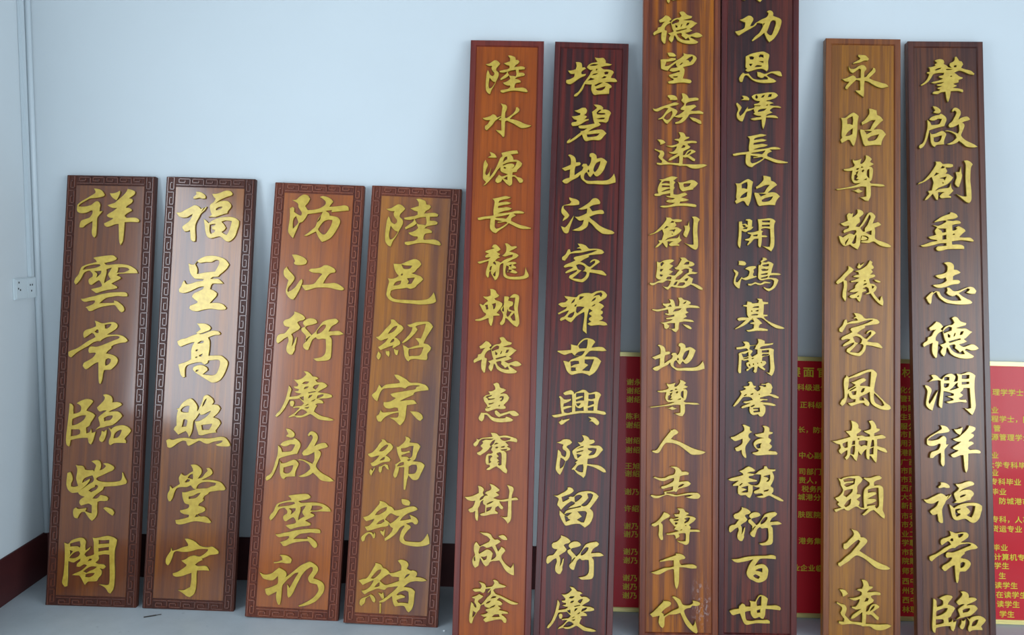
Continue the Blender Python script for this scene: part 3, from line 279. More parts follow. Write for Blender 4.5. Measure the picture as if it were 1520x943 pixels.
'樹': '-260,316 -212,312 -158,277 -141,241 -161,194 -139,148 -206,94 -215,52 -163,84 -123,138 -70,144 -124,184 -103,211 -30,244 -10,287 -44,359 20,345 85,305 144,260 140,233 82,201 141,166 131,145 37,100 101,81 186,73 312,98 321,160 324,254 280,347 338,333 392,308 409,257 384,183 376,110 460,123 498,87 482,73 377,63 375,-56 379,-233 355,-316 309,-359 276,-308 227,-263 173,-228 237,-242 300,-235 307,-110 308,51 229,38 150,41 178,-10 221,-61 212,-108 170,-93 126,-43 84,-75 75,-127 129,-162 119,-188 24,-196 -49,-214 -122,-231 -186,-228 -208,-197 -156,-180 -114,-164 -112,-39 -150,-14 -157,38 -141,59 -193,26 -213,-42 -242,-105 -234,-208 -241,-323 -273,-313 -297,-241 -294,-148 -336,-170 -388,-177 -427,-131 -412,-110 -339,-66 -300,39 -374,32 -448,56 -498,106 -408,114 -324,142 -240,186 -243,259;-86,-12 -24,26 39,43 -2,11 -76,-22;-85,-80 10,-61 -20,-119 -88,-152',
'成': '-268,381 -199,372 -125,369 -61,345 -28,295 15,255 78,257 132,217 91,185 34,152 84,41 115,83 135,114 134,130 198,95 221,55 180,2 150,-50 172,-111 238,-191 323,-250 353,-208 373,-166 386,-258 389,-381 337,-372 262,-328 208,-274 153,-183 110,-123 47,-135 -47,-148 -87,-211 -139,-238 -183,-193 -227,-117 -243,-92 -266,-216 -286,-242 -333,-269 -371,-219 -389,-138 -360,-65 -340,-33 -363,38 -365,120 -341,183 -315,199 -255,123 -172,167 -89,211 -69,252 -123,302 -198,331;-249,108 -192,125 -128,96 -65,113 -34,125 -1,79 43,-2 45,-53 4,-95 -38,-117 -10,7 -63,57 -127,70 -189,33 -261,-11 -273,20;-228,-66 -176,-68 -118,-47 -132,-109 -174,-126;-359,-96 -339,-59 -331,-136 -347,-147;77,318 160,342 214,317 252,267 237,246 173,249 120,278',
'蔭': '-293,355 -240,341 -187,323 -160,283 -154,257 -49,276 -9,328 -9,348 -32,394 10,395 63,371 85,331 128,317 217,289 181,262 88,249 15,237 -16,205 28,146 112,118 197,80 303,32 387,4 450,-14 409,-36 315,-34 241,0 156,48 92,76 52,34 104,21 158,-18 138,-54 75,-66 134,-105 88,-142 161,-150 235,-168 272,-192 246,-205 163,-206 142,-222 195,-255 238,-305 229,-366 188,-362 145,-313 82,-310 -1,-327 -84,-350 -146,-367 -189,-328 -179,-307 -128,-265 -180,-272 -244,-233 -192,-227 -130,-205 -110,-184 -152,-155 -142,-134 -49,-106 -8,-89 -91,-112 -165,-84 -181,-49 -238,-71 -257,-137 -308,-200 -358,-283 -391,-395 -427,-391 -450,-336 -443,-214 -431,-92 -418,-10 -381,-40 -358,-90 -326,-109 -327,-69 -361,-9 -352,43 -405,61 -405,77 -338,99 -276,136 -196,98 -232,56 -283,24 -293,-7 -260,-36 -239,-56 -178,12 -128,80 -67,143 -69,214 -99,167 -130,161 -100,203 -69,239 -163,226 -172,180 -203,149 -240,168 -267,177 -350,170 -404,209 -352,226 -258,229 -238,270 -255,310;-59,62 -23,98 39,100 19,79;-145,-27 -115,-1 -63,21 -83,-10 -135,-32;-80,-112 -39,-80 23,-53 -8,-89;-377,-172 -329,-201 -363,-262 -389,-283 -385,-223;-34,-268 17,-225 90,-218 107,-258 39,-265',
'塘': '-322,293 -256,295 -205,268 -191,188 -142,195 -119,167 -173,131 -205,95 -198,49 -115,63 -125,28 -202,-9 -288,-69 -353,-123 -407,-153 -463,-149 -497,-122 -493,-76 -411,-50 -346,-2 -337,56 -414,54 -466,115 -394,123 -318,149 -303,219;46,397 129,388 207,397 258,341 260,295 382,270 344,245 245,231 168,205 225,167 324,164 403,138 426,104 394,57 368,-1 451,-16 497,-72 453,-85 343,-83 255,-97 322,-118 384,-162 390,-196 347,-220 344,-323 261,-332 151,-341 64,-356 18,-311 -7,-232 2,-151 -131,-144 -161,-237 -214,-319 -278,-390 -333,-397 -323,-357 -258,-309 -206,-227 -154,-122 -101,-40 -48,42 -17,113 15,148 -40,146 -103,190 -87,226 -22,280 66,300 98,318 64,357;-54,232 22,264 111,261 68,236 -10,228;71,138 86,174 103,163 93,139;2,38 39,68 117,82 73,52;-78,-73 -24,-14 54,-35 -1,-59;238,104 281,122 320,112 305,71 250,58;186,-19 240,29 284,19 252,-11;58,-161 145,-112 211,-104 146,-147 80,-183;82,-235 170,-209 268,-177 247,-223 193,-260 116,-262',
'碧': '-290,259 -224,278 -148,320 -82,323 -48,278 -57,221 -99,174 -44,153 -65,118 -97,89 -9,103 -8,80 -73,50 -160,-10 -236,-41 -323,-50 -347,-11 -326,24 -249,38 -239,72 -295,88 -341,143 -264,151 -177,177 -178,211 -233,226;76,391 147,393 225,373 265,329 249,300 315,302 382,276 416,231 385,156 366,76 323,35 257,49 180,47 225,-3 182,-38 106,-69 41,-106 -12,-147 86,-121 195,-100 272,-109 340,-175 298,-221 245,-291 191,-316 92,-313 4,-328 -50,-341 -95,-303 -131,-213 -206,-273 -281,-332 -367,-386 -416,-393 -412,-353 -348,-289 -363,-335 -283,-275 -208,-210 -149,-163 -166,-147 -101,-133 -36,-85 -102,-93 -179,-90 -208,-57 -181,-34 -82,-25 16,-4 104,16 80,78 60,179 47,247 95,283 138,330;136,227 183,286 233,293 163,228 295,227 307,205 230,196 153,199;139,108 232,134 298,136 277,107 189,104;-38,-210 22,-203 110,-188 203,-179 155,-232 46,-253 -25,-261',
'地': '-409,247 -371,265 -293,229 -258,174 -251,112 -180,120 -157,93 -178,58 -253,33 -268,-18 -271,-108 -270,-142 -195,-83 -131,-36 -111,21 -139,48 -113,89 -47,91 -18,41 13,82 38,161 36,218 3,239 7,290 66,309 133,266 146,199 233,219 300,187 345,144 315,59 284,-21 232,-101 168,-149 124,-139 90,-95 37,-170 4,-149 -37,-77 -74,-101 -88,-180 -59,-229 29,-243 159,-233 290,-228 377,-203 441,-150 483,-81 512,-170 520,-254 466,-272 380,-298 249,-305 118,-301 -13,-301 -80,-258 -142,-204 -161,-126 -213,-184 -321,-244 -406,-309 -461,-305 -506,-268 -464,-227 -366,-190 -364,-111 -361,-32 -458,-64 -520,-16 -450,15 -353,63 -350,148 -369,209;-26,-54 -6,-20 12,-53 -9,-76;111,-66 88,-28 107,51 149,120 214,151 204,88 174,9 132,-54',
'沃': '-371,352 -299,333 -233,318 -177,276 -175,215 -251,199 -338,192 -420,189 -468,182 -467,132 -399,62 -353,-3 -395,-60 -480,-119 -475,-85 -445,-29 -496,25 -514,91 -490,175 -426,206 -361,225 -329,265 -364,308;-509,-214 -432,-239 -380,-181 -328,-91 -266,6 -285,-78 -320,-179 -344,-269 -364,-336 -406,-354 -451,-333 -485,-274;72,335 136,354 192,328 226,274 216,240 140,226 75,207 22,172 79,96 144,109 230,129 285,115 308,65 276,48 189,44 103,19 28,-17 62,-55 140,-107 217,-171 306,-217 404,-252 470,-272 514,-309 482,-332 396,-341 287,-334 221,-292 154,-239 87,-164 15,-106 -4,-201 -62,-253 -137,-294 -224,-297 -295,-289 -246,-265 -172,-229 -108,-172 -79,-82 -165,-96 -255,-22 -178,-19 -93,18 -29,53 -20,142 -118,117 -194,125 -130,161 -55,213 19,272',
'家': '-143,369 -56,364 21,334 77,281 163,284 250,282 326,262 368,220 328,186 210,170 81,149 76,116 -3,74 -77,22 -1,-8 65,-55 109,-69 193,10 197,55 160,42 117,13 101,18 137,63 191,82 256,68 295,31 237,-15 174,-67 121,-113 219,-125 305,-128 360,-147 426,-211 405,-228 329,-214 221,-191 102,-179 88,-256 42,-323 -22,-369 -86,-367 -184,-348 -250,-318 -283,-298 -274,-253 -221,-219 -147,-167 -137,-139 -201,-158 -287,-194 -345,-212 -357,-191 -320,-157 -235,-110 -214,-87 -290,-84 -365,-104 -393,-83 -357,-43 -250,5 -175,41 -209,78 -189,111 -71,143 58,181 144,212 234,254 164,251 56,230 -72,193 -180,183 -277,163 -318,101 -370,28 -424,42 -426,97 -363,154 -323,244 -285,256 -267,196 -182,227 -63,243 -91,274 -151,272 -140,289 -98,307;-156,-46 -97,-28 -21,-47 18,-84 3,-134 -34,-162 26,-166 48,-192 18,-259 -45,-310 -121,-308 -218,-301 -166,-255 -92,-186 -51,-141 -116,-122',
'耀': '-363,286 -303,283 -217,276 -131,273 -89,319 -4,354 103,364 157,355 231,396 328,416 393,397 448,339 428,284 365,238 292,186 368,151 396,115 359,75 333,47 377,22 373,-16 336,-50 386,-97 366,-135 307,-159 377,-164 442,-192 470,-234 401,-247 315,-240 230,-249 155,-259 90,-227 121,-204 163,-181 119,-150 118,-113 171,-78 116,-42 126,-10 178,25 118,61 104,11 85,-98 78,-206 82,-325 85,-416 41,-380 8,-349 11,-273 23,-165 30,-57 23,-3 -35,-37 -119,-95 -170,-162 -217,-212 -277,-187 -326,-152 -405,-193 -428,-172 -408,-128 -334,-92 -272,-3 -273,13 -357,-23 -453,-70 -470,-44 -412,-9 -327,43 -302,82 -382,68 -437,99 -470,125 -418,159 -343,168 -290,218 -329,244;-224,150 -203,195 -157,245 -171,185;-81,226 -67,287 14,290 -43,239;151,197 193,253 240,282 215,232;186,296 243,353 329,383 357,347 331,291 298,333 234,320;-162,93 -147,126 -121,133 -136,99;-119,89 -50,97 26,89 -37,27 -99,-29 -127,-3;165,111 217,151 228,141 186,112;-285,-112 -249,-57 -159,-4 -173,-64 -215,-115',
'苗': '-215,227 -156,213 -91,205 -51,276 22,339 97,355 161,344 215,319 243,283 207,233 177,178 251,192 326,200 401,187 461,130 382,117 275,118 158,113 106,68 54,7 150,8 246,9 311,-20 366,-71 336,-137 296,-224 234,-301 151,-355 97,-328 11,-310 -85,-324 -169,-349 -223,-330 -278,-268 -314,-173 -349,-89 -306,-93 -241,-106 -200,-62 -116,-26 -42,9 -128,11 -193,62 -257,43 -320,19 -385,38 -461,78 -457,94 -366,103 -211,120 -208,163;-70,201 -52,153 81,164 95,239 97,325 34,312 -29,256;-133,21 -66,83 51,109 21,54 -32,14;-209,-105 -146,-87 -60,-83 -48,-131 -143,-156 -196,-190;56,-52 226,-40 197,-132 148,-262 15,-256 61,-212 128,-150 58,-116;-195,-211 -142,-209 -104,-213 -119,-240 -92,-261 -161,-274 -193,-270',
'興': '-308,258 -250,292 -166,319 -112,287 -100,245 -69,279 -6,308 57,337 121,323 176,278 239,291 302,310 367,291 405,250 370,180 351,94 339,-33 419,-46 483,-59 505,-100 464,-118 378,-105 272,-94 166,-98 39,-103 -77,-124 -193,-145 -309,-176 -403,-201 -467,-198 -505,-163 -437,-149 -321,-124 -340,-40 -354,65 -357,140 -385,181 -370,203 -332,188 -282,143 -213,145 -155,158 -154,127 -212,92 -285,58 -294,4 -220,23 -140,27 -139,0 -218,-24 -286,-53 -269,-100 -205,-108 -131,-84 -134,11 -133,117 -142,233 -195,231 -258,218 -285,227;-63,258 6,271 85,280 85,136 10,133 -58,109 -64,141 -1,165 72,199 55,220 -13,207 -61,189;-57,72 28,81 -8,32 -29,26;15,-15 78,20 85,-54 16,-57 -68,-71 -71,35 -49,4;171,246 282,261 290,187 222,168 168,172;170,129 265,128 272,81 214,57 162,34;163,-3 268,33 265,-47 165,-45;-374,-284 -327,-250 -312,-218 -296,-244 -233,-225 -170,-207 -174,-234 -241,-279 -282,-317 -324,-337 -351,-315;168,-161 232,-164 296,-172 350,-212 381,-253 374,-295 343,-317 310,-298 256,-253 192,-245 234,-217',
'陳': '-467,237 -394,261 -353,295 -279,308 -215,295 -177,249 -212,211 -264,183 -274,156 -230,116 -207,65 -215,-19 -255,-83 -286,-106 -314,-201 -343,-285 -383,-355 -426,-320 -465,-259 -463,-176 -447,-29 -436,108 -387,73 -359,6 -299,-23 -280,30 -292,82 -341,112 -353,153 -339,201 -392,214;-378,-42 -330,-66 -291,-106 -316,-169 -346,-212 -387,-235 -391,-131;-2,393 67,386 121,356 144,315 218,318 245,283 220,250 136,215 221,209 316,213 369,183 402,138 351,78 301,13 228,-21 123,-41 115,-130 210,-137 305,-143 380,-171 445,-220 467,-271 415,-274 329,-231 233,-188 116,-161 103,-245 90,-339 50,-393 7,-359 -68,-315 -123,-255 -165,-252 -171,-236 -125,-182 -85,-128 -117,-119 -66,-75 -119,-46 -148,15 -171,77 -146,120 -74,175 -22,198 -65,244 -76,259 -3,262 38,306 27,342;-93,132 -10,178 32,185 32,169 -31,156;-92,80 34,117 24,101 -81,65;-67,-34 -85,39 5,27;117,152 201,161 275,153 266,106 236,52 163,28 131,32 203,103 128,126;-102,-244 -52,-169 32,-144 44,-196 36,-285 -27,-282',
'留': '-420,202 -346,200 -264,245 -192,289 -156,327 -162,353 -120,360 -67,341 -39,296 -95,242 -178,207 -261,172 -237,91 -186,114 -124,152 -135,178 -94,195 -41,192 10,246 92,286 218,307 302,295 376,262 420,217 380,148 320,63 264,-11 313,-51 330,-112 317,-194 268,-289 181,-360 133,-326 80,-297 -35,-307 -160,-339 -202,-310 -258,-220 -292,-139 -290,-66 -252,-96 -208,-135 -169,-72 -96,-37 18,-7 101,12 90,33 17,9 -87,-16 -139,-29 -98,14 -26,58 -17,85 -80,108 -142,64 -203,10 -264,-60 -307,-5 -340,35 -317,129 -334,159;-25,183 11,215 73,228 116,204 76,156 14,107 -12,100;100,43 182,119 232,183 209,255 272,263 314,239 285,155 225,69 184,37 132,29;-203,-145 -157,-112 -63,-98 -104,-131 -150,-163;-197,-165 -155,-169 -122,-214 -90,-228 -167,-267;41,-73 177,-62 209,-91 191,-179 162,-263 110,-260 35,-222 122,-162',
'望': '-214,293 -154,297 -90,283 -46,234 -78,217 -176,222 -197,255;-343,161 -283,173 -197,173 -132,195 -57,190 -51,157 -121,135 -229,118 -261,36 -207,42 -153,69 -35,152 30,190 94,245 88,289 159,267 245,262 310,235 343,191 321,137 268,71 203,49 85,21 112,-28 107,-104 81,-197 162,-208 226,-224 248,-257 216,-289 119,-279 11,-279 -97,-296 -183,-297 -205,-264 -172,-248 -97,-231 -97,-209 -162,-171 -189,-133 -119,-111 -33,-83 26,-67 10,-45 -98,-72 -174,-51 -142,-7 -23,15 -50,59 -51,97 -142,26 -206,-51 -260,-40 -331,-13 -337,69;138,152 202,202 256,229 267,186 214,114 181,153;20,59 52,97 79,103 52,70;-108,-165 -17,-154 -33,-176 -87,-179',
'族': '-198,255 -134,261 -69,251 -26,218 -9,169 -68,163 -165,163 -155,190 -198,228;-482,3 -412,-2 -305,42 -197,76 -90,114 -36,120 24,93 -25,66 -100,54 -154,32 -89,5 -35,-22 -8,-54 -29,-98 -56,-142 20,-109 84,-65 116,-32 46,-21 51,11 105,66 115,99 61,148 61,169 82,208 66,295 114,290 168,257 201,203 276,209 341,214 389,193 379,160 298,149 201,127 153,99 143,55 234,67 309,78 347,40 310,18 235,-37 321,-42 407,-36 482,-79 461,-101 364,-96 224,-107 182,-162 128,-228 64,-272 -1,-288 -55,-289 -55,-261 10,-239 63,-195 85,-163 9,-174 -39,-163 -77,-153 -130,-218 -200,-295 -249,-263 -292,-197 -368,-209 -379,-198 -303,-154 -239,-66 -186,5 -251,10 -315,-23 -390,-56 -455,-40;-271,-186 -217,-110 -121,-44 -110,-87 -152,-186 -211,-219;214,-162 300,-172 386,-205 435,-237 441,-291 398,-286 333,-248 279,-227',
'遠': '-48,348 16,345 60,322 92,262 157,257 152,235 82,202 55,175 136,181 211,187 281,176 303,155 276,138 201,140 125,126 136,99 179,72 158,40 72,-4 46,-26 35,-91 73,-80 126,-4 201,18 277,-14 266,-36 202,-69 159,-91 213,-128 272,-166 256,-209 213,-193 127,-134 73,-140 41,-129 36,-189 31,-260 138,-262 289,-266 418,-257 498,-278 440,-311 354,-339 268,-348 182,-335 106,-297 20,-298 -33,-298 -55,-288 -184,-272 -292,-273 -399,-284 -459,-263 -454,-236 -367,-241 -357,-203 -411,-154 -428,-116 -401,-73 -407,-40 -498,8 -493,30 -412,3 -348,-7 -315,-50 -320,-94 -347,-148 -292,-191 -238,-229 -131,-239 -39,-244 -34,-168 -35,-103 -120,-158 -196,-196 -244,-196 -207,-147 -132,-103 -56,-59 -143,-71 -218,-50 -224,-28 -154,-27 -100,27 -79,76 -165,54 -240,70 -278,86 -187,92 -90,114 -42,142 -47,174 -133,201 -101,217 -37,223 -15,267 -26,305;7,44 39,99 82,88 67,55;100,-86 137,-36 185,-4 180,-36 137,-69;-451,204 -381,205 -333,189 -289,146 -348,113 -391,104 -397,145',
'聖': '-329,232 -232,249 -157,276 -71,299 31,278 -28,229 -49,218 -11,180 -38,147 -38,104 -22,82 -48,39 -48,-43 28,-48 103,-25 167,-9 216,-46 157,-79 103,-101 179,-122 249,-149 168,-176 82,-183 66,-215 168,-211 276,-219 351,-229 389,-251 378,-283 330,-283 222,-268 104,-264 -3,-270 -153,-293 -239,-299 -304,-278 -261,-261 -154,-255 -68,-232 -25,-205 -122,-206 -192,-179 -154,-152 -58,-140 -26,-118 -122,-108 -187,-87 -176,-76 -112,-76 -112,-27 -263,-55 -305,-77 -392,-78 -413,-56 -392,-34 -333,-29 -349,36 -334,112 -307,167 -275,211;-275,167 -211,206 -124,206 -124,157 -189,168 -253,162;-264,124 -124,119 -118,87 -210,92 -264,86;-274,4 -209,37 -124,65 -113,38 -220,10;26,202 69,183 166,197 273,231 348,220 413,167 371,107 328,74 323,47 231,35 156,13 113,18 70,72 53,148;145,159 274,166 242,117 156,94 139,127',
'創': '-168,295 -125,293 -82,291 -38,259 48,265 133,255 139,222 91,206 5,205 37,151 6,113 59,108 135,60 103,16 28,-44 -58,-77 -122,-99 -181,-143 -111,-115 -4,-98 60,-87 92,-22 103,-97 136,-135 83,-184 50,-206 94,-221 88,-243 8,-244 -78,-250 -110,-218 -68,-180 -25,-158 -132,-164 -127,-218 -137,-278 -164,-272 -202,-219 -223,-186 -282,-241 -325,-274 -368,-280 -336,-236 -282,-187 -304,-144 -240,-133 -219,-57 -208,-13 -230,51 -241,62 -327,7 -402,-26 -477,-48 -456,-21 -381,7 -306,72 -242,138 -167,236 -157,274;-198,79 -156,128 -113,117 -166,90;-81,193 -49,226 -11,216 -27,199;-101,47 17,70 -15,15 -37,37;-53,-12 -31,-23 -47,-34;177,141 242,142 273,229 279,131 290,88 264,2 232,-80 205,-80 168,-43 167,1 194,66;321,310 380,316 434,295 477,257 445,208 435,133 430,3 442,-127 442,-256 416,-305 384,-316 330,-290 255,-236 179,-183 254,-209 329,-219 356,-214 350,-84 344,78 354,251',
'駿': '-365,229 -300,213 -231,251 -134,269 -70,269 -32,248 -80,210 -123,188 -53,151 -80,118 -133,74 -52,43 -90,10 -132,-17 -46,-33 -14,-22 28,33 60,71 -4,81 -37,113 17,135 59,195 102,271 69,303 123,309 177,298 231,250 306,224 349,187 328,154 274,137 231,132 312,89 296,46 350,36 409,26 371,-2 275,-8 211,-25 275,-62 324,-88 308,-137 297,-175 362,-190 437,-222 501,-270 496,-308 427,-287 341,-234 276,-202 223,-235 148,-268 62,-269 3,-264 -45,-254 -88,-249 -152,-309 -184,-293 -249,-240 -163,-250 -131,-217 -99,-141 -174,-131 -249,-175 -335,-176 -389,-209 -453,-226 -501,-194 -485,-172 -421,-177 -346,-144 -282,-121 -336,-111 -379,-68 -369,18 -359,137;-289,192 -252,219 -230,197 -273,138 -289,154;-299,83 -240,84 -278,41 -302,46;-299,-14 -245,-29 -277,-57 -304,-46;-185,-99 -154,-61 -89,-60 -94,-103 -153,-109;145,174 188,218 247,229 236,180;103,66 167,93 237,89 237,24 189,2 115,-64 61,-107 -14,-113 18,-64 103,1 135,44;158,-117 190,-90 227,-84 206,-127 179,-133;30,-226 72,-172 158,-166 169,-192 116,-225;-45,-216 -13,-162 29,-145 -2,-205',
'業': '-138,294 -79,294 -46,273 -25,230 -13,166 51,167 61,253 34,328 103,329 146,291 221,276 275,244 275,212 233,195 329,186 415,170 452,133 383,132 276,137 196,130 196,82 239,50 175,17 207,-31 138,-69 224,-79 309,-94 342,-131 277,-132 170,-123 63,-140 53,-221 48,-274 0,-329 -43,-308 -86,-271 -139,-255 -75,-260 -21,-254 -22,-157 -118,-158 -167,-169 -118,-201 -139,-244 -177,-272 -214,-256 -225,-202 -231,-175 -295,-149 -204,-137 -108,-109 -65,-82 -173,-83 -194,-62 -119,-45 -34,-23 -34,4 -130,-13 -211,13 -195,29 -141,25 -152,100 -259,77 -356,60 -452,91 -442,108 -345,103 -227,126 -185,143 -249,185 -250,223 -207,212 -110,224 -111,262;-153,154 -110,192 -83,160;-56,63 -2,112 99,124 51,86;125,216 189,260 184,238 158,216;123,-171 214,-187 267,-213 300,-250 278,-270 235,-256 182,-225',
'尊': '-152,280 -120,259 -56,266 19,288 -7,218 19,213 62,240 99,294 93,342 147,332 217,285 179,242 254,211 201,183 159,172 207,167 239,125 229,39 208,-31 171,-58 203,-79 320,-83 427,-92 470,-118 374,-125 246,-116 192,-122 198,-186 193,-272 151,-342 98,-342 44,-316 -9,-290 55,-284 108,-273 107,-134 11,-130 -128,-153 -288,-171 -427,-189 -470,-174 -374,-162 -213,-138 -75,-104 0,-76 -54,-82 -128,-78 -171,-20 -172,34 -156,104 -247,97 -311,107 -322,128 -226,140 -130,168 -114,195 -146,238;-87,121 -66,142 -28,143 -55,121;4,149 20,173 52,160;20,101 47,124 68,114 42,85;-123,-35 -118,34 -76,56 -92,78 -44,100 -76,35 -54,25 -86,-19 -33,-23 -75,-40;117,48 127,113 164,135 165,-5 127,27;53,-33 117,-5 112,-27;-160,-191 -106,-185 -37,-162 -5,-183 54,-193 11,-215 -42,-227 -95,-206',
'人': '-162,236 -136,215 -98,237 -50,227 -7,185 -34,147 -87,120 -145,55 -54,30 31,-1 138,-53 245,-105 352,-141 437,-161 501,-181 469,-208 406,-231 320,-237 235,-233 160,-181 64,-108 -22,-55 -118,-25 -203,-21 -246,-27 -299,-91 -341,-167 -378,-210 -437,-216 -501,-190 -496,-169 -416,-152 -353,-60 -279,48 -204,145 -157,204',
'杰': '-102,294 -33,301 42,286 96,239 117,207 202,208 256,182 240,145 160,138 86,116 65,14 161,27 235,28 289,-14 247,-63 162,-91 66,-119 34,-156 8,-183 -19,-168 -115,-180 -168,-186 -157,-202 -72,-211 13,-231 120,-214 226,-191 333,-184 418,-188 460,-224 466,-256 429,-294 333,-301 248,-286 184,-266 258,-254 322,-226 226,-228 120,-245 14,-263 -72,-254 -146,-234 -231,-256 -316,-295 -402,-296 -466,-255 -445,-233 -359,-248 -285,-246 -200,-224 -211,-192 -200,-171 -125,-159 -51,-136 -46,-72 -137,-95 -232,-123 -270,-108 -265,-76 -179,-53 -94,-9 -36,34 -31,82 -106,65 -201,26 -265,25 -351,56 -415,87 -383,104 -308,83 -202,85 -117,129 -32,151 -5,210 -22,258;55,-92 66,-60 119,-27 161,-32 119,-65',
'傳': '-228,262 -164,247 -105,206 -131,168 -195,135 -243,103 -280,65 -247,28 -242,-57 -246,-152 -235,-205 -240,-253 -277,-259 -310,-217 -326,-154 -316,-58 -322,27 -396,-12 -450,9 -455,35 -376,74 -301,144 -249,219;17,335 81,342 144,327 177,279 241,254 230,232 182,210 273,196 337,181 374,150 337,101 284,63 242,31 279,-6 264,-54 349,-52 423,-56 455,-82 434,-97 349,-95 264,-99 252,-165 244,-303 186,-342 127,-321 63,-296 10,-254 74,-269 138,-273 180,-267 185,-167 174,-124 115,-125 52,-137 78,-179 41,-211 -1,-233 -12,-180 -33,-154 -108,-161 -172,-157 -182,-136 -97,-123 -12,-101 51,-84 -34,-53 -13,-11 -67,42 -109,94 -126,120 -99,153 -46,143 28,160 50,176 -14,181 -36,228 60,235 70,288;-46,122 50,134 39,107 -24,106;-19,74 29,70 19,43 -13,37;156,146 220,168 262,164 231,100 167,61 157,82 199,120;168,19 194,30 189,14;72,-68 115,-51 104,-67;-13,0 3,-2 -8,-16',
'千': '25,330 105,331 179,301 217,259 190,232 137,221 100,199 116,146 148,120 255,133 361,134 430,99 420,61 319,56 212,74 106,77 101,8 99,-151 87,-257 56,-331 23,-279 7,-152 -2,28 -21,43 -117,15 -201,-29 -265,-62 -339,-63 -430,-28 -361,-11 -265,28 -170,62 -64,74 -5,91 -6,202 -96,198 -171,184 -266,171 -256,193 -203,209 -171,226 -65,265 41,304',
'代': '-231,264 -204,251 -141,252 -86,230 -73,195 -104,158 -167,121 -212,84 -252,39 -211,3 -211,-33 -130,23 -40,78 50,116 63,143 31,224 -60,334 -15,340 40,314 94,279 130,207 167,181 248,178 311,202 329,229 320,269 374,261 437,245 469,214 446,182 392,167 320,171 284,134 221,119 176,92 167,64 195,-16 250,-105 331,-202 358,-165 371,-102 390,-165 422,-308 395,-340 341,-318 250,-239 178,-142 123,-26 95,36 32,12 -40,2 -112,-4 -184,-50 -193,-86 -196,-176 -201,-212 -228,-253 -273,-222 -310,-151 -301,-70 -292,-25 -355,-40 -419,-54 -469,-1 -410,45 -347,109 -276,182 -222,237',
'功': '-353,121 -283,148 -229,181 -186,203 -132,192 -95,149 -100,105 -132,50 -153,1 -99,12 -57,61 -3,94 72,138 148,171 180,214 190,253 158,280 201,304 255,291 282,247 277,198 341,176 406,149 438,105 428,29 396,-69 353,-156 289,-244 208,-304 171,-255 138,-189 111,-124 52,-179 -23,-233 -109,-288 -120,-266 -56,-190 9,-135 52,-70 84,-4 78,50 19,61 -24,63 -46,18 -121,-32 -228,-92 -314,-146 -363,-179 -400,-157 -438,-103 -358,-81 -272,-43 -250,17 -250,72 -315,99;94,51 121,61 94,7;159,-113 191,-37 234,83 277,116 320,105 331,62 299,-47 256,-157 224,-173 181,-146',
'恩': '-284,202 -208,246 -101,279 39,301 103,279 157,247 163,209 142,111 147,13 142,-42 115,-80 51,-37 -14,-31 -100,-48 -207,-81 -250,-86 -288,-54 -256,-27 -283,1 -283,99;-214,197 -165,208 -122,186 -144,148 -197,148;-36,214 -4,246 50,236 55,181 7,197 -25,186;-30,110 50,116 50,83;-213,44 -208,66 -154,61 -186,17;-111,1 -68,39 24,29 8,12;-331,-103 -293,-125 -229,-119 -185,-173 -131,-222 -35,-238 51,-238 116,-233 143,-222 116,-184 73,-173 51,-195 8,-206 -56,-173 -67,-86 -3,-97 62,-124 116,-118 191,-85 277,-74 341,-72 384,-96 406,-172 352,-167 277,-134 212,-113 148,-134 116,-156 170,-194 245,-227 299,-265 256,-292 138,-301 9,-298 -99,-271 -174,-228 -228,-174 -266,-152 -304,-174 -341,-283 -384,-283 -406,-218 -379,-158',
'澤': '-318,284 -269,284 -215,268 -178,230 -183,197 -258,202 -339,202 -280,235;-408,153 -355,110 -317,61 -343,6 -370,-48 -348,-103 -289,-48 -247,17 -199,83 -204,34 -150,40 -86,56 -75,89 22,89 32,100 -91,100 -86,127 0,149 21,181 -54,192 -108,230 -135,273 -76,312 42,328 171,350 279,351 332,329 365,291 311,242 236,215 150,193 140,182 215,177 285,144 226,128 204,106 290,95 365,93 425,69 408,54 333,61 269,57 215,19 215,-3 264,-35 216,-52 162,-74 141,-101 216,-84 312,-89 366,-127 366,-143 259,-133 141,-128 130,-209 109,-296 88,-351 66,-286 55,-166 -20,-177 -95,-183 -155,-156 -85,-134 44,-117 44,-101 -42,-91 -101,-58 -74,-36 -96,29 -171,-4 -230,-26 -268,-124 -300,-206 -343,-200 -402,-146 -413,-59 -386,28 -425,126;-65,263 -43,301 -16,263 -32,230 -54,236;43,252 75,290 112,301 86,258;172,258 193,312 247,318 231,269;-15,-25 1,13 65,35 145,41 97,2;129,100 172,122 167,100',
'昭': '-414,141 -333,142 -258,191 -183,224 -130,203 -81,170 -102,78 -107,-41 -128,-182 -171,-290 -203,-269 -246,-204 -289,-199 -343,-227 -396,-248 -423,-200 -391,-162 -402,-119 -392,-10 -392,87;-296,120 -248,148 -199,164 -188,110 -199,34 -258,50 -295,45;-327,-140 -290,-85 -225,-36 -193,-20 -204,-107 -257,-129;106,290 160,285 245,264 256,194 321,167 369,113 310,70 257,26 193,-34 278,-23 353,-38 423,-103 375,-157 343,-222 333,-271 236,-266 151,-272 33,-289 1,-246 -32,-149 -59,-62 -54,-30 21,-40 128,-29 171,47 224,112 149,107 64,68 -22,35 -33,78 21,111 85,177 112,220;21,-51 118,-56 161,-61 64,-105;81,-175 150,-137 289,-104 257,-158 215,-191 129,-207 86,-202',
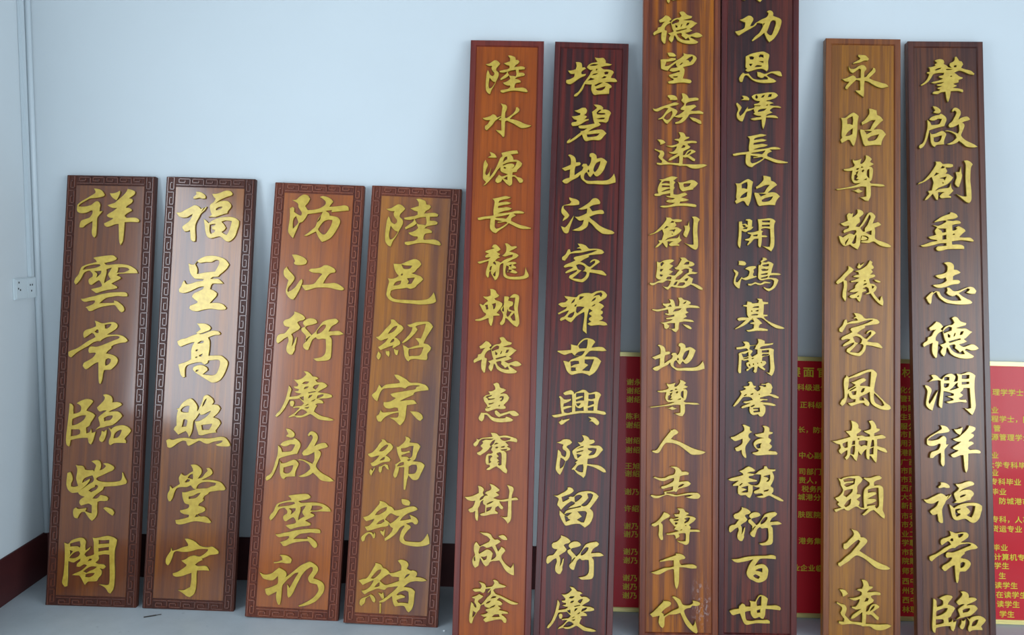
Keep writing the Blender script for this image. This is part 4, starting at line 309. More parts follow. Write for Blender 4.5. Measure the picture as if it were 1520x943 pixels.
'開': '-336,247 -277,253 -271,194 -212,210 -169,183 -169,259 -212,270 -202,291 -137,297 -84,270 -89,151 -56,152 -105,97 -158,75 -212,48 -281,75 -286,-55 -296,-185 -312,-261 -344,-218 -355,-142 -340,-23 -335,139;-271,177 -233,183 -201,156 -244,140;-265,107 -212,140 -169,140 -190,108;18,293 120,304 248,316 323,289 355,257 329,187 329,35 335,-94 325,-224 272,-316 218,-278 164,-246 100,-209 186,-225 245,-224 260,-116 255,13 249,111 163,126 94,109 78,88 126,66 99,39 99,-9 164,-9 207,-30 174,-47 100,-47 94,-139 79,-225 57,-242 30,-204 30,-75 -50,-86 -104,-151 -168,-206 -178,-184 -136,-119 -211,-109 -222,-87 -136,-60 -104,0 -169,21 -169,43 -72,49 35,77 34,185;98,266 248,273 243,235 109,239;99,185 243,192 243,159 99,158;-67,-10 19,6 8,-26 -56,-27',
'鴻': '-351,252 -287,253 -233,237 -206,199 -233,167 -287,166 -351,177 -346,209;-447,95 -383,63 -350,31 -366,-23 -398,-77 -403,-142 -371,-153 -328,-98 -291,-50 -270,-71 -211,-54 -168,-22 -147,43 -168,75 -233,102 -179,140 -104,157 -30,157 -19,125 -72,87 -61,44 -82,1 -66,-32 -18,-26 -7,-47 -82,-75 -157,-97 -221,-114 -296,-87 -317,-174 -328,-266 -360,-266 -414,-218 -441,-164 -435,-88 -409,9 -436,52;98,320 152,315 189,283 141,256 99,234 163,229 206,246 259,230 307,198 286,133 260,30 324,31 399,26 447,5 410,-12 324,-12 239,-18 217,-56 292,-61 356,-71 399,-103 367,-190 314,-266 218,-320 175,-299 122,-256 122,-235 186,-261 250,-255 303,-190 314,-120 271,-94 196,-94 111,-111 57,-111 14,-63 19,45 19,142 29,185 56,174 77,218 56,250 98,282;88,169 131,186 216,197 211,159 131,153;72,94 131,105 174,94 206,105 195,78 110,67;62,2 110,13 196,30 185,3 99,-9;62,-68 153,-41 201,-29 185,-57 89,-79;-178,-178 -103,-172 -39,-145 14,-160 68,-165 132,-132 196,-139 255,-148 234,-169 154,-170 89,-197 25,-203 -39,-182 -114,-215 -167,-210',
'基': '-60,310 -12,316 41,305 57,257 154,247 154,215 74,203 74,123 64,15 144,10 144,-17 74,-28 107,-71 192,-124 299,-171 406,-208 465,-239 427,-256 321,-246 224,-199 128,-124 32,-55 -65,-51 -22,-83 21,-125 48,-157 0,-179 -21,-233 64,-243 155,-269 145,-296 33,-297 -85,-298 -213,-316 -256,-284 -181,-272 -117,-245 -112,-175 -192,-160 -171,-143 -107,-126 -129,-84 -139,-62 -193,-116 -267,-182 -374,-237 -459,-272 -465,-259 -374,-193 -299,-128 -268,-96 -396,-113 -428,-76 -396,-54 -332,-42 -214,-47 -241,12 -247,152 -322,168 -311,189 -247,195 -237,260 -162,244 -140,223 -33,235 -23,278;-145,137 -97,159 -23,170 -22,143 -87,141;-81,84 -28,100 -33,73 -76,73;-167,77 -151,88 -140,72 -156,67;-166,2 -97,19 -33,19 -43,1 -150,-3;-161,-84 -145,-68 -129,-84 -145,-95',
'蘭': '-239,292 -180,298 -126,277 -105,224 23,236 50,284 39,349 98,344 173,312 173,259 248,265 333,276 322,244 226,222 120,204 77,172 120,161 205,173 280,179 344,153 339,51 350,-99 361,-206 335,-303 303,-349 249,-315 196,-273 260,-288 276,-207 270,-57 264,50 131,6 121,-59 185,-69 206,-106 164,-155 132,-171 190,-219 169,-246 100,-209 46,-167 30,-231 25,-274 -7,-296 -39,-264 -23,-221 -28,-178 -92,-211 -146,-260 -172,-255 -167,-223 -125,-206 -167,-158 -173,-105 -120,-77 -146,-51 -210,-67 -259,-52 -264,-170 -268,-299 -306,-305 -327,-257 -317,-128 -312,1 -318,66 -286,88 -190,115 -136,132 -179,164 -286,147 -356,146 -361,184 -286,195 -212,212 -196,239;-105,208 13,225 -19,155 34,144 35,69 -61,9 -93,47 -51,111 -72,138 -115,148;120,129 248,141 248,98 120,92;131,65 248,66 248,45 120,27;-259,66 -195,62 -136,100 -131,25 -179,3 -232,-3;-232,-30 -136,3 -136,-18 -211,-35;-72,-23 -40,-12 -29,-17 -61,-34;-125,-136 -109,-126 -98,-168 -119,-158;-50,-125 -34,-114 -29,-135 -39,-146;30,-108 46,-102 41,-124;99,-97 115,-86 121,-107',
'馨': '-153,309 -116,331 -73,315 -52,262 2,246 -9,220 -41,208 24,150 66,172 82,215 50,247 109,253 146,237 183,238 183,270 130,269 92,274 108,290 172,291 226,313 279,287 311,218 290,185 290,137 258,105 344,89 429,48 419,17 344,30 258,67 173,55 77,27 77,11 173,7 221,2 211,-21 131,-20 78,-48 163,-57 259,-62 344,-87 376,-114 323,-125 216,-110 131,-100 174,-137 179,-223 153,-288 111,-331 68,-321 36,-284 -50,-301 -103,-269 -125,-205 -119,-141 -189,-158 -253,-180 -279,-159 -253,-132 -157,-93 -104,-66 -189,-83 -242,-62 -221,-46 -147,-34 -61,-12 -104,31 -190,41 -243,29 -296,-36 -349,-101 -413,-150 -429,-134 -371,-47 -307,39 -275,104 -302,152 -243,163 -190,191 -238,222 -222,239 -137,250 -121,288;-227,67 -179,94 -179,78 -216,56;-99,95 -51,115 -62,87 -94,82;45,91 66,102 72,86;-103,-135 -29,-102 -29,-124 -82,-146;-55,-167 67,-160 73,-235 -39,-247 -50,-226 46,-209 35,-187 -50,-183',
'桂': '-222,307 -185,313 -132,292 -78,266 -78,207 -35,175 -78,153 -104,121 -99,73 -67,41 -99,-7 -157,-94 -162,-179 -146,-265 -145,-313 -177,-308 -226,-244 -237,-164 -300,-192 -343,-182 -359,-128 -301,-101 -226,-41 -221,45 -301,12 -365,0 -440,53 -435,74 -366,91 -270,146 -195,195 -190,248;151,290 199,296 252,280 284,249 284,190 348,175 338,148 274,126 264,77 317,41 317,9 285,-35 333,-77 328,-109 264,-169 339,-178 403,-183 440,-220 424,-247 318,-248 233,-249 126,-261 41,-262 -34,-231 -23,-210 62,-192 83,-165 30,-134 -8,-81 -8,-28 40,26 125,60 178,66 82,80 29,101 13,133 82,145 178,167 188,242;35,-70 83,-43 136,-36 115,-69 115,-122 72,-128 46,-107',
'馥': '-312,226 -238,259 -185,297 -132,319 -68,293 -9,251 -35,224 -99,218 -163,196 -99,191 -14,182 39,225 92,258 146,280 156,328 199,324 231,281 295,271 369,272 364,240 305,224 337,155 338,91 306,15 274,-44 328,-80 328,-144 296,-187 360,-218 434,-249 520,-307 509,-328 445,-319 349,-272 254,-225 200,-242 147,-264 62,-265 4,-245 51,-233 137,-216 105,-185 -13,-192 -39,-165 -23,-138 51,-105 72,-73 8,-69 -56,-43 -55,-139 -76,-214 -108,-273 -151,-258 -193,-221 -279,-227 -332,-196 -338,-121 -327,-47 -428,-53 -429,-27 -365,17 -322,50 -397,38 -472,42 -520,68 -440,101 -333,130 -237,158 -248,184;-19,171 93,167 93,109 72,23 29,-26 -56,-32 -109,-12 -152,15 -88,26 19,38 24,65 -56,85 -131,106 -131,132 -56,149;146,141 263,170 263,90 231,41 194,41 242,89 210,121 157,131;-311,-36 -258,8 -248,-3 -290,-41;-269,-83 -215,-61 -146,-44 -146,-161 -183,-167 -268,-169 -236,-147 -162,-114 -215,-93;147,-131 243,-103 221,-135 158,-147',
'百': '-414,168 -297,175 -170,209 -42,229 117,240 234,244 308,259 372,255 414,234 414,181 340,185 234,189 128,182 85,144 22,53 107,81 181,84 234,51 272,-12 267,-108 246,-183 193,-231 119,-259 55,-255 2,-229 -73,-193 -115,-146 -132,-83 -105,14 -63,99 -5,175 -106,141 -212,118 -297,104 -361,121;33,-37 96,1 160,7 160,-67 118,-52;-9,-134 33,-107 76,-127 118,-153 92,-191 33,-170',
'世': '-480,-24 -411,4 -305,21 -295,69 -242,118 -199,103 -178,66 -93,62 -88,115 -109,173 -51,164 2,159 34,223 76,277 140,278 193,253 236,216 215,89 300,90 385,97 459,71 480,29 459,3 374,12 289,21 194,25 184,-92 152,-162 110,-152 78,-126 -7,-154 -50,-128 -82,-76 -87,-17 -146,-24 -188,-40 -177,-141 -156,-193 -71,-203 35,-185 142,-183 226,-176 274,-202 274,-244 184,-246 36,-243 -70,-261 -155,-278 -208,-247 -251,-153 -283,-68 -347,-85 -411,-102 -453,-71;29,154 76,245 114,257 109,87 35,80;30,-5 93,18 93,-41 40,-52',
'永': '-140,416 -75,411 -9,407 35,374 68,335 46,301 -20,300 -96,265 -173,247 -233,235 -238,252 -173,287 -107,327 -102,355 -140,382;-320,195 -298,150 -260,134 -194,146 -140,186 -74,215 -20,205 19,155 13,116 -19,76 -24,-25 14,-13 57,44 123,112 150,168 188,147 194,91 145,34 68,-40 145,-78 232,-104 319,-131 396,-152 445,-202 406,-213 319,-232 232,-211 145,-167 58,-113 -13,-97 -24,-192 -24,-327 -34,-416 -94,-372 -149,-329 -193,-290 -171,-284 -100,-283 -100,-183 -106,-93 -172,-77 -237,-140 -302,-208 -351,-270 -384,-254 -379,-209 -324,-141 -313,-119 -379,-114 -445,-65 -379,-53 -303,-18 -237,11 -194,-16 -172,-49 -90,-37 -90,53 -85,125 -118,142 -183,90 -237,50 -281,72 -314,127',
'敬': '-153,387 -88,383 -33,340 -33,296 -76,257 -109,228 -92,185 -98,141 -152,96 -173,57 -108,52 -44,142 21,264 64,325 118,337 172,300 199,256 173,190 146,123 205,141 248,153 308,105 281,82 227,59 184,42 195,-40 189,-150 238,-193 303,-214 378,-239 454,-271 497,-308 476,-331 389,-327 303,-307 238,-270 173,-227 130,-234 65,-257 -21,-253 -80,-243 -75,-227 0,-209 65,-197 22,-143 -54,-117 -70,-155 -86,-222 -97,-299 -139,-387 -194,-355 -259,-313 -280,-291 -345,-315 -377,-326 -432,-294 -470,-229 -497,-131 -465,-130 -421,-157 -367,-118 -292,-78 -227,-93 -205,-103 -162,-47 -173,-15 -249,-22 -335,-51 -395,-74 -411,-36 -389,-8 -314,26 -303,71 -390,58 -466,111 -412,129 -325,169 -342,235 -342,279 -304,313 -250,303 -234,325 -223,298 -239,237 -195,265 -152,305 -142,349;-87,31 -22,98 43,209 86,293 108,244 75,166 43,88 0,33 -5,-33 -38,-39;16,-55 65,-32 124,-14 119,-97 76,-87;-70,-122 -11,-116 44,-131 71,-164 22,-192 -37,-210 -86,-200;-248,-258 -216,-202 -173,-97 -162,-135 -178,-256 -215,-274;-367,-304 -372,-249 -340,-205 -308,-171 -324,-215 -351,-260',
'儀': '-219,316 -171,295 -111,247 -138,208 -203,152 -267,85 -289,46 -240,26 -234,-67 -250,-198 -250,-307 -271,-368 -303,-319 -325,-276 -320,-178 -299,-68 -310,19 -364,-15 -418,-44 -450,-6 -434,21 -364,88 -289,172 -219,250;190,434 244,397 228,358 266,304 255,271 218,254 250,216 229,183 196,161 272,162 299,130 261,102 197,84 180,62 197,-14 272,-23 326,-77 305,-143 262,-187 305,-252 380,-337 402,-260 423,-249 434,-292 450,-357 440,-434 391,-413 327,-360 262,-285 208,-205 143,-222 95,-218 176,-178 165,-113 121,-81 57,-115 122,-130 122,-158 52,-186 36,-279 4,-373 -29,-346 -61,-298 -147,-305 -196,-273 -169,-240 -94,-217 -29,-172 -115,-190 -196,-181 -169,-153 -94,-108 -83,-53 -19,14 -159,0 -170,27 -94,51 -8,91 -116,105 -122,121 -73,144 -14,156 -30,199 -95,214 -52,232 7,249 77,289 142,345;-20,375 13,337 45,354 93,393 77,355 13,277 -30,270 -52,297 -31,331;68,-50 89,-22 132,-10 121,-32;78,38 100,49 116,33 94,27;229,-57 272,-67 251,-106 235,-106;-45,-265 -18,-242 -18,-270 -40,-276;267,64 326,60 391,34 396,12 358,6 304,26',
'風': '-363,259 -309,218 -229,257 -122,308 -15,354 93,384 157,364 216,300 200,214 179,105 163,-24 222,-88 308,-172 382,-245 457,-297 479,-350 425,-384 308,-376 222,-346 137,-294 94,-231 83,-134 77,-48 8,-93 -67,-127 -110,-155 -110,-209 -24,-212 -40,-159 -13,-163 40,-205 78,-263 62,-318 30,-318 -13,-287 -24,-260 -99,-268 -184,-297 -259,-325 -302,-300 -329,-268 -270,-261 -195,-243 -185,-194 -259,-191 -302,-144 -324,-79 -345,-166 -366,-253 -409,-308 -441,-330 -479,-282 -442,-212 -399,-167 -399,-38 -410,80 -400,188 -373,221;-309,191 -314,93 -330,-15 -249,30 -185,75 -271,121 -196,145 -121,184 -36,213 18,177 -14,144 -89,99 -100,66 -14,68 82,49 93,179 103,330 28,317 -47,283 -143,238 -229,214;-298,-25 -185,43 -180,26 -292,-41;-265,-51 -169,-38 -185,-108 -238,-110;-89,-52 -57,8 -14,20 -35,-40 -72,-62;163,-68 233,-141 308,-215 350,-289 308,-306 244,-281 179,-239 158,-154',
'赫': '-164,385 -89,366 -35,324 -19,281 -24,249 34,213 8,175 -56,130 -51,98 40,111 104,92 190,94 189,126 104,167 77,193 147,211 205,234 210,298 168,383 232,401 274,364 307,300 317,252 376,243 376,216 328,178 275,155 275,107 350,119 424,132 494,91 467,63 382,51 328,44 329,-79 403,-99 478,-124 521,-192 489,-203 403,-174 334,-143 329,-245 324,-341 308,-401 265,-354 222,-291 190,-265 180,-345 137,-325 121,-250 126,-143 73,-198 30,-264 -7,-222 -23,-190 -28,-254 -55,-378 -97,-342 -130,-289 -172,-258 -204,-323 -247,-362 -279,-314 -236,-260 -231,-174 -301,-219 -343,-257 -381,-221 -392,-178 -354,-134 -371,-71 -429,-61 -521,-10 -451,-3 -344,27 -227,62 -174,79 -195,111 -265,179 -206,191 -158,198 -142,278;-317,-53 -227,-13 -226,-120 -274,-132 -312,-90;-131,0 -88,6 -88,-63 -146,-70;-167,-151 -141,-97 -88,-90 -93,-192 -108,-256 -172,-237;-13,3 83,16 147,7 137,-79 83,-70 30,-92 -18,-51;232,31 264,26 270,-86 206,-104 216,-34;190,-142 259,-108 254,-236 185,-238;-35,51 -13,56 -8,35 -29,32',
'顯': '-401,332 -342,317 -300,345 -204,369 -108,382 -12,385 57,328 31,269 -22,214 -43,160 -38,96 -54,48 10,44 26,13 -22,-31 -53,-53 5,-94 0,-137 -21,-169 21,-200 85,-209 74,-82 74,46 90,132 127,175 180,219 180,262 137,293 73,339 84,355 190,353 275,382 361,400 419,359 382,326 308,303 270,264 276,211 361,224 425,194 446,141 446,-29 436,-199 436,-252 473,-336 468,-400 426,-385 351,-318 266,-246 202,-269 139,-324 86,-357 48,-337 107,-283 170,-217 85,-241 21,-232 -42,-196 -85,-198 -149,-236 -202,-270 -255,-261 -287,-235 -361,-264 -446,-308 -473,-256 -415,-238 -340,-215 -394,-179 -415,-148 -383,-115 -426,-85 -458,-37 -394,-9 -347,35 -310,110 -353,205 -363,258;-305,302 -204,337 -81,330 -97,233 -235,176 -289,207 -235,240 -118,254 -108,286 -204,278 -284,266;-278,100 -203,124 -129,136 -139,83 -203,17 -245,-16 -299,15;-287,-176 -224,-90 -160,-45 -170,-131 -202,-174 -255,-202;154,133 255,163 350,171 356,22 361,-159 319,-213 287,-182 298,-150 255,-151 138,-175 144,-143 234,-120 314,-75 308,-43 255,-34 149,-37 234,8 319,53 308,90 255,94 159,75',
'久': '-243,369 -174,355 -121,330 -78,273 -67,226 -4,222 50,182 55,139 18,86 -35,31 -88,-29 -3,-79 103,-145 209,-205 315,-255 411,-289 485,-339 453,-361 358,-369 252,-351 167,-301 93,-240 -3,-169 -88,-129 -151,-120 -215,-164 -289,-230 -373,-285 -447,-335 -485,-309 -485,-267 -427,-234 -342,-147 -257,-81 -183,6 -109,92 -78,146 -110,177 -173,133 -247,67 -321,-3 -369,-10 -390,21 -385,95 -332,113 -279,172 -205,249 -200,302',
'肇': '129,362 147,441 180,447 212,396 233,363 276,352 302,296 263,228 338,200 446,173 515,112 498,89 412,105 326,144 229,171 130,131 184,93 227,59 291,37 280,15 214,-8 208,-59 148,-76 104,-93 169,-115 168,-137 92,-166 200,-176 286,-198 297,-232 274,-254 199,-227 58,-234 46,-312 22,-402 0,-447 -26,-391 -45,-246 -127,-257 -193,-292 -279,-287 -290,-264 -257,-242 -170,-224 -147,-202 -201,-185 -190,-168 -103,-134 -190,-129 -211,-107 -124,-84 -69,-55 -167,-67 -243,-85 -313,-68 -275,-51 -166,-22 -89,12 -165,39 -164,62 -77,85 -65,124 -163,124 -261,100 -306,33 -362,-46 -439,-103 -499,-131 -515,-115 -438,-58 -383,10 -348,100 -392,116 -386,139 -337,145 -336,201 -362,235 -281,246 -226,269 -236,297 -192,320 -240,370 -191,388 -125,399 -71,377 -56,327 -73,304 -19,276 24,237 78,227 46,271 47,316;-244,179 -183,213 -118,225 -140,202 -217,174;-31,198 34,204 99,199 55,187 -10,184;122,255 149,278 182,270 165,244 132,240;53,52 69,75 86,64 69,47',
'垂': '68,376 122,366 185,334 211,285 173,257 108,240 44,233 -10,216 118,207 172,218 236,208 268,176 246,153 160,142 101,124 104,20 158,32 191,60 159,76 213,109 266,88 330,50 350,12 285,-43 230,-104 327,-108 423,-107 476,-139 502,-172 475,-188 379,-173 272,-164 165,-176 89,-188 93,-248 185,-241 270,-251 318,-283 317,-332 226,-333 97,-335 -10,-342 -85,-364 -161,-376 -203,-355 -213,-317 -180,-284 -105,-277 -19,-271 -19,-222 -126,-228 -234,-257 -374,-292 -459,-298 -502,-271 -426,-248 -308,-203 -189,-180 -200,-164 -307,-149 -354,-105 -295,-88 -209,-65 -224,-16 -229,17 -184,83 -270,120 -227,121 -173,110 -98,139 -11,189 -21,216 -118,199 -226,175 -236,186 -171,236 -84,292 3,326 57,343;-174,55 -19,57 -20,-8 -90,-20 -110,23;-86,-80 -15,-63 -17,-145 -87,-155;103,-56 124,-40 146,-45 129,-61',
'志': '-130,389 -49,407 15,391 62,343 60,261 119,256 187,208 149,181 85,158 42,130 40,65 136,66 178,29 146,-9 71,-21 -15,-39 -80,-67 -166,-89 -251,-91 -315,-64 -341,-37 -282,-26 -196,-14 -110,25 -83,58 -98,107 -162,84 -226,89 -295,137 -247,159 -161,177 -85,210 -63,265 -67,330 -104,368;-80,-83 -37,-82 5,-114 47,-146 132,-140 229,-101 337,-61 422,-76 474,-141 451,-195 387,-201 313,-186 281,-165 324,-143 346,-110 315,-94 239,-133 142,-188 194,-231 279,-284 353,-316 394,-358 362,-386 255,-403 127,-405 -1,-391 -86,-376 -160,-333 -223,-280 -254,-226 -279,-172 -339,-216 -362,-293 -374,-379 -396,-407 -437,-359 -474,-283 -425,-228 -354,-162 -338,-184 -284,-151 -220,-161 -190,-225 -148,-268 -63,-310 43,-330 182,-323 151,-264 99,-221 23,-250 -51,-223 -93,-181 -70,-137',
'潤': '-356,335 -292,342 -240,321 -198,279 -156,258 -112,312 -48,356 26,368 89,331 99,299 66,213 130,230 142,300 117,369 196,360 260,377 345,405 419,379 471,337 453,241 449,70 456,-101 464,-228 435,-335 392,-405 340,-358 252,-274 320,-284 373,-267 366,-102 355,100 244,99 227,56 178,12 236,-29 209,-62 155,-89 176,-116 282,-114 302,-156 280,-173 185,-163 79,-176 -27,-194 -90,-163 -47,-151 49,-128 38,-102 -35,-76 -66,-56 50,-43 61,-11 -44,19 -128,34 -136,-67 -149,-195 -161,-281 -192,-276 -223,-218 -199,-47 -181,60 -183,231 -231,236 -316,224 -401,201 -374,228 -320,272;-113,291 -81,302 -17,298 -24,244 -109,237;-120,178 -83,179 -20,180 -42,126 -95,104 -121,120;-22,52 43,106 86,160 134,198 128,140 154,108 84,80;217,339 355,346 348,282 300,276 215,274;214,210 347,218 346,180 213,168;-471,146 -423,136 -360,89 -351,25 -385,-71 -407,-168 -392,-205 -332,-113 -278,-16 -229,54 -246,-16 -280,-134 -313,-241 -342,-332 -389,-311 -441,-264 -461,-200 -443,-72 -430,35 -466,109',
'祖': '-298,498 -232,495 -151,471 -106,429 -71,372 -101,338 -187,316 -266,303 -375,289 -445,249 -523,204 -579,159 -592,130 -512,127 -425,138 -339,164 -284,208 -234,243 -183,225 -154,168 -162,102 -162,37 -101,46 -142,-13 -190,-71 -206,-129 -203,-245 -205,-360 -208,-447 -241,-498 -279,-462 -300,-391 -295,-290 -295,-203 -301,-167 -364,-205 -435,-249 -483,-297 -556,-295 -546,-208 -512,-150 -427,-119 -356,-89 -309,-16 -301,42 -334,49 -390,19 -462,-5 -548,-9 -608,21 -625,72 -621,137 -615,166 -532,240 -433,300 -363,344 -272,404 -266,440;-16,380 43,352 186,398 315,415 391,359 386,142 392,-276 507,-274 625,-314 598,-358 367,-363 79,-383 -122,-416 -168,-374 17,-312 24,-9;104,296 276,328 275,198 110,166;113,108 278,133 285,-4 120,-36;123,-94 288,-76 291,-278 132,-296',
}
PLACED = {
1: [('祥',-0.0005,1.5433,1.000,1.000), ('雲',0.0032,1.2740,1.000,1.000), ('常',-0.0147,0.9989,1.000,1.000), ('臨',0.0040,0.7287,1.000,1.000), ('紫',0.0056,0.4542,1.000,1.000), ('閣',-0.0072,0.1673,1.000,1.000)],
2: [('福',-0.0012,1.5546,1.000,1.000), ('星',-0.0022,1.2832,1.000,1.000), ('高',0.0076,1.0072,1.000,1.000), ('照',0.0102,0.7348,1.000,1.000), ('堂',0.0140,0.4491,1.000,1.000), ('宇',0.0104,0.1652,1.000,1.000)],
3: [('防',0.0073,1.5611,1.000,1.000), ('江',0.0044,1.3217,1.000,1.000), ('衍',0.0039,1.0893,1.000,1.000), ('慶',0.0033,0.8573,1.000,1.000), ('啟',0.0006,0.6233,1.000,1.000), ('雲',0.0103,0.3756,0.931,0.897), ('礽',-0.0040,0.1465,1.000,1.000)],
4: [('陸',-0.0023,1.5550,1.000,1.000), ('邑',0.0067,1.3198,1.000,1.000), ('紹',-0.0128,1.0857,1.000,1.000), ('宗',-0.0144,0.8529,1.000,1.000), ('綿',-0.0138,0.6121,1.000,1.000), ('統',0.0018,0.3877,1.000,1.000), ('緒',0.0007,0.1463,1.000,1.000)],
5: [('陸',0.0013,2.1512,0.732,0.794), ('水',0.0068,1.9695,1.000,1.000), ('源',-0.0022,1.7801,1.000,1.000), ('長',0.0070,1.5979,1.000,1.000), ('龍',0.0067,1.4153,1.000,1.000), ('朝',-0.0097,1.2387,1.000,1.000), ('德',-0.0044,1.0598,1.000,1.000), ('惠',0.0056,0.8821,1.000,1.000), ('寶',-0.0041,0.6948,1.000,1.000), ('樹',-0.0130,0.5096,1.000,1.000), ('成',-0.0002,0.3287,1.000,1.000), ('蔭',0.0068,0.1553,1.000,1.000)],
6: [('塘',0.0038,2.1505,1.000,1.000), ('碧',-0.0008,1.9622,1.000,1.000), ('地',0.0039,1.7865,1.000,1.000), ('沃',0.0063,1.6008,1.000,1.000), ('家',-0.0015,1.4187,1.000,1.000), ('耀',-0.0016,1.2325,1.000,1.000), ('苗',0.0001,1.0630,1.000,1.000), ('興',-0.0040,0.8731,1.000,1.000), ('陳',0.0099,0.6938,1.000,1.000), ('留',-0.0052,0.5079,1.000,1.000), ('衍',-0.0008,0.3276,0.790,0.808), ('慶',-0.0053,0.1458,0.774,0.820)],
7: [('祖',-0.0182,2.4685,0.677,0.702), ('德',-0.0154,2.3049,1.029,0.909), ('望',-0.0120,2.1499,1.000,1.000), ('族',-0.0130,1.9949,1.000,1.000), ('遠',-0.0013,1.8359,1.000,1.000), ('聖',-0.0191,1.6774,1.000,1.000), ('創',-0.0237,1.5219,1.000,1.000), ('駿',-0.0174,1.3678,1.000,1.000), ('業',-0.0168,1.2121,1.000,1.000), ('地',-0.0075,1.0543,0.951,0.860), ('尊',-0.0204,0.9001,1.000,1.000), ('人',-0.0033,0.7353,1.000,1.000), ('杰',-0.0153,0.5835,1.000,1.000), ('傳',-0.0127,0.4199,1.000,1.000), ('千',-0.0194,0.2529,1.000,1.000), ('代',-0.0137,0.0923,1.000,1.000)],
8: [('宗',-0.0073,2.4798,0.736,0.749), ('功',-0.0080,2.3141,1.000,1.000), ('恩',0.0013,2.1576,1.000,1.000), ('澤',-0.0053,1.9917,1.000,1.000), ('長',0.0016,1.8397,1.011,0.875), ('昭',-0.0083,1.6870,1.000,1.000), ('開',-0.0106,1.5206,1.000,1.000), ('鴻',-0.0077,1.3707,1.000,1.000), ('基',0.0029,1.2167,1.000,1.000), ('蘭',-0.0129,1.0578,1.000,1.000), ('馨',-0.0102,0.9005,1.000,1.000), ('桂',-0.0163,0.7422,1.000,1.000), ('馥',-0.0094,0.5843,1.000,1.000), ('衍',-0.0101,0.4245,0.743,0.740), ('百',-0.0161,0.2669,1.000,1.000), ('世',-0.0096,0.1124,1.000,1.000)],
9: [('永',0.0071,2.1544,1.000,1.000), ('昭',-0.0006,1.9537,1.032,1.271), ('尊',-0.0103,1.7570,0.999,1.294), ('敬',0.0069,1.5572,1.000,1.000), ('儀',-0.0126,1.3538,1.000,1.000), ('家',-0.0071,1.1556,0.960,1.111), ('風',0.0103,0.9490,1.000,1.000), ('赫',-0.0111,0.7529,1.000,1.000), ('顯',-0.0109,0.5460,1.000,1.000), ('久',0.0071,0.3499,1.000,1.000), ('遠',0.0072,0.1451,1.025,1.333)],
10: [('肇',0.0039,2.1514,1.000,1.000), ('啟',0.0018,1.9624,0.828,0.811), ('創',-0.0114,1.7532,1.096,1.307), ('垂',-0.0094,1.5598,1.000,1.000), ('志',0.0016,1.3626,1.000,1.000), ('德',-0.0035,1.1569,1.145,1.153), ('潤',-0.0081,0.9479,1.000,1.000), ('祥',-0.0004,0.7407,0.778,0.771), ('福',-0.0079,0.5444,0.840,0.744), ('常',-0.0082,0.3430,0.755,0.754), ('臨',0.0066,0.1431,0.759,0.728)],
}
